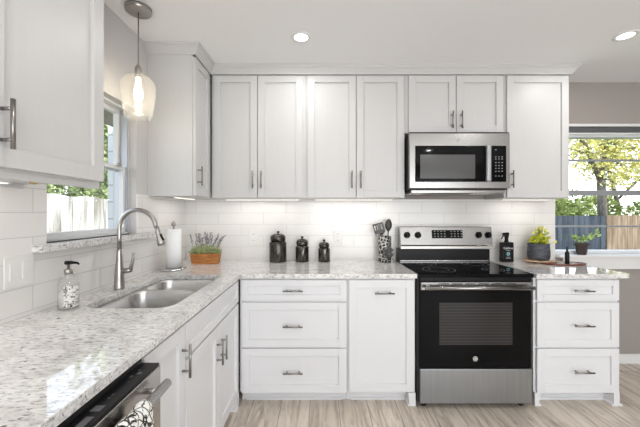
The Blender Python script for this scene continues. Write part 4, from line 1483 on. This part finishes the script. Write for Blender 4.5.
def tree(name, label, cat, base, h, spread, nleaf, lm, seed, leafs=0.12, arms=None, lean=0.0, trunk_r=0.12, levels=3, puff=0.055, sprays=None):
    rnd = random.Random(seed)
    base = Vector(base)
    t = thing(name, label, cat, base)
    tr, tips = MB(), []

    def grow(p, d, ln, r, lv):
        pts, rad = [p], [r]
        for i in range(1, 5):
            d = (d + Vector((rnd.uniform(-.14, .14), rnd.uniform(-.14, .14), rnd.uniform(-.03, .1)))).normalized()
            p = p + d * (ln / 4)
            pts.append(p)
            rad.append(r * (1 - 0.11 * i))
        tr.tube(pts, rad, 7)
        tips.extend(pts[2:] if lv <= 1 else [])
        if lv > 0:
            for k in range(rnd.randint(3, 4)):
                a = rnd.uniform(0, 2 * pi)
                sp = rnd.uniform(0.45, 0.9) * spread
                nd = (d + Vector((cos(a) * sp, sin(a) * sp, rnd.uniform(-0.15, 0.3)))).normalized()
                grow(pts[rnd.randint(2, 4)], nd, ln * rnd.uniform(0.6, 0.85), r * 0.5, lv - 1)
    if arms:
        for pts, r0, r1 in arms:
            P_ = [Vector(p) for p in pts]
            tr.tube(P_, [r0 + (r1 - r0) * i / (len(P_) - 1) for i in range(len(P_))], 8)
            if P_[-1].z > 2.6:
                for k in range(2):
                    d0 = (P_[-1] - P_[-2]).normalized() + Vector((rnd.uniform(-.5, .5), rnd.uniform(-.3, .3), 0))
                    grow(P_[-1], d0.normalized(), h * 0.22, r1 * 0.8, levels)
                grow(P_[-2], Vector((rnd.choice((-1, 1)), rnd.uniform(-.4, .4), .25)).normalized(), h * 0.20, r1 * 0.45, levels - 1)
    else:
        grow(base, Vector((lean, 0, 1)), h * 0.42, trunk_r, levels)
    if sprays:
        n_, (x0, x1), (z0_, z1_) = sprays
        stems_ = [Vector(p) for pts, _, _ in arms for p in pts[1:]]
        for k in range(n_):
            p = Vector((rnd.uniform(x0, x1), base.y + rnd.uniform(-0.6, 0.6), rnd.uniform(z0_, z1_)))
            q = min(stems_, key=lambda a: (a - p).length + rnd.uniform(0, 0.5))
            md = (p + q) / 2 + Vector((rnd.uniform(-.15, .15), 0, rnd.uniform(-.05, .2)))
            tr.tube([q, md, p], [0.022, 0.013, 0.006], 5)
            tips.extend([p, p, p, p, p.lerp(md, 0.4), p.lerp(md, 0.8)])
    tr.build('trunk', M['bark'], t)
    fo = MB()
    save = random.getstate()
    random.seed(seed)
    for i in range(nleaf):
        c = rnd.choice(tips)
        p = c + Vector((rnd.gauss(0, 1), rnd.gauss(0, 1), rnd.gauss(0, 1))) * h * puff
        leaf(fo, p, (rnd.uniform(-1, 1), rnd.uniform(-1, 1), rnd.uniform(-1, 0.6)), leafs * rnd.uniform(0.7, 1.3), leafs * 0.6)
    random.setstate(save)
    fo.build('foliage', lm, t, recalc=False)
    return t


def shrub(label, c, rx, ry, rz, nleaf, lm, seed, leafs=0.12):
    rnd = random.Random(seed)
    c = Vector(c)
    t = thing('leafy_shrub', label, 'shrub', (c.x, c.y, GZ))
    fo = MB()
    save = random.getstate()
    random.seed(seed)
    lumps = [(Vector((rnd.uniform(-.8, .8) * rx, rnd.uniform(-.6, .6) * ry, rnd.uniform(-.5, .6) * rz)), rnd.uniform(0.3, 0.5)) for _ in range(14)]
    for i in range(nleaf):
        lc, k = rnd.choice(lumps)
        v = Vector((rnd.gauss(0, 1), rnd.gauss(0, 1), rnd.gauss(0, 1))).normalized() * rnd.uniform(0.7, 1.05)
        p = c + lc + Vector((v.x * rx, v.y * ry, v.z * rz)) * k
        leaf(fo, p, v + Vector((rnd.uniform(-.7, .7), rnd.uniform(-.7, .7), rnd.uniform(-.7, .7))), leafs * rnd.uniform(.7, 1.3), leafs * .6)
    random.setstate(save)
    fo.build('foliage', lm, t, recalc=False)
    st = MB()
    for k in range(5):
        a = k * 1.3
        st.tube([(c.x + 0.1 * cos(a), c.y + 0.1 * sin(a), GZ), (c.x + rx * .4 * cos(a), c.y + ry * .4 * sin(a), c.z)], [0.05, 0.02], 6)
    st.build('stems', M['bark'], t)
    return t


tree('yellowing_tree', 'tall yellow-green tree with forking trunk behind the blue-grey fence', 'tree', (8.9, 9.9, GZ), 7.0, 0.9, 4600, M['leafyellow'], 5, 0.13,
     arms=[([(8.9, 9.9, GZ), (8.88, 9.9, 1.2), (8.83, 9.9, 2.38)], 0.14, 0.11),
           ([(8.83, 9.9, 2.36), (8.6, 9.85, 2.75), (8.35, 9.8, 3.2), (8.1, 9.8, 3.75)], 0.085, 0.05),
           ([(8.83, 9.9, 2.36), (8.95, 9.95, 2.9), (9.05, 10.0, 3.4), (9.1, 10.0, 3.9)], 0.08, 0.05)], levels=2, puff=0.035, sprays=(46, (7.3, 11.0), (2.5, 4.3)))
tree('slender_tree', 'slender tree with thin branches behind the tan board fence', 'tree', (10.6, 11.2, GZ), 6.0, 0.8, 2200, M['leafyellow'], 11, 0.13,
     arms=[([(10.7, 11.2, GZ), (10.6, 11.2, 1.6), (10.35, 11.2, 2.6), (10.1, 11.2, 3.4)], 0.08, 0.04),
           ([(10.55, 11.2, 1.8), (11.3, 11.2, 2.5), (12.1, 11.2, 2.8)], 0.04, 0.03)], levels=2, puff=0.04, sprays=(20, (9.6, 13.0), (2.2, 4.3)))
for i, (x, y, lab) in enumerate(((4.9, 10.0, 'hedge shrub behind the blue-grey fence near the window corner'),
                                 (7.0, 10.2, 'hedge shrub behind the middle of the blue-grey fence'),
                                 (9.2, 11.6, 'hedge shrub between the two trees behind the fences'),
                                 (11.6, 10.6, 'hedge shrub behind the tan fence'))):
    shrub(lab, (x, y, 0.95), 1.5, 1.0, 1.05, 3000, M['leafhedge'], 20 + i, 0.15)
for i, (x, y, z, lab) in enumerate(((-6.2, 5.2, 1.5, 'leafy shrub behind the bleached fence, nearer the window'),
                                    (-6.4, 7.9, 1.7, 'leafy shrub behind the bleached fence, in its middle'),
                                    (-6.6, 11.0, 2.0, 'leafy shrub behind the far end of the bleached fence'))):
    shrub(lab, (x, y, z), 1.1, 1.7, 1.1, 2600, M['leafgreen'], 30 + i, 0.16)
tree('green_tree', 'green leafy tree rising beyond the bleached fence', 'tree', (-6.0, 9.4, GZ), 5.6, 0.9, 2600, M['leafgreen'], 8, 0.2, trunk_r=0.14)
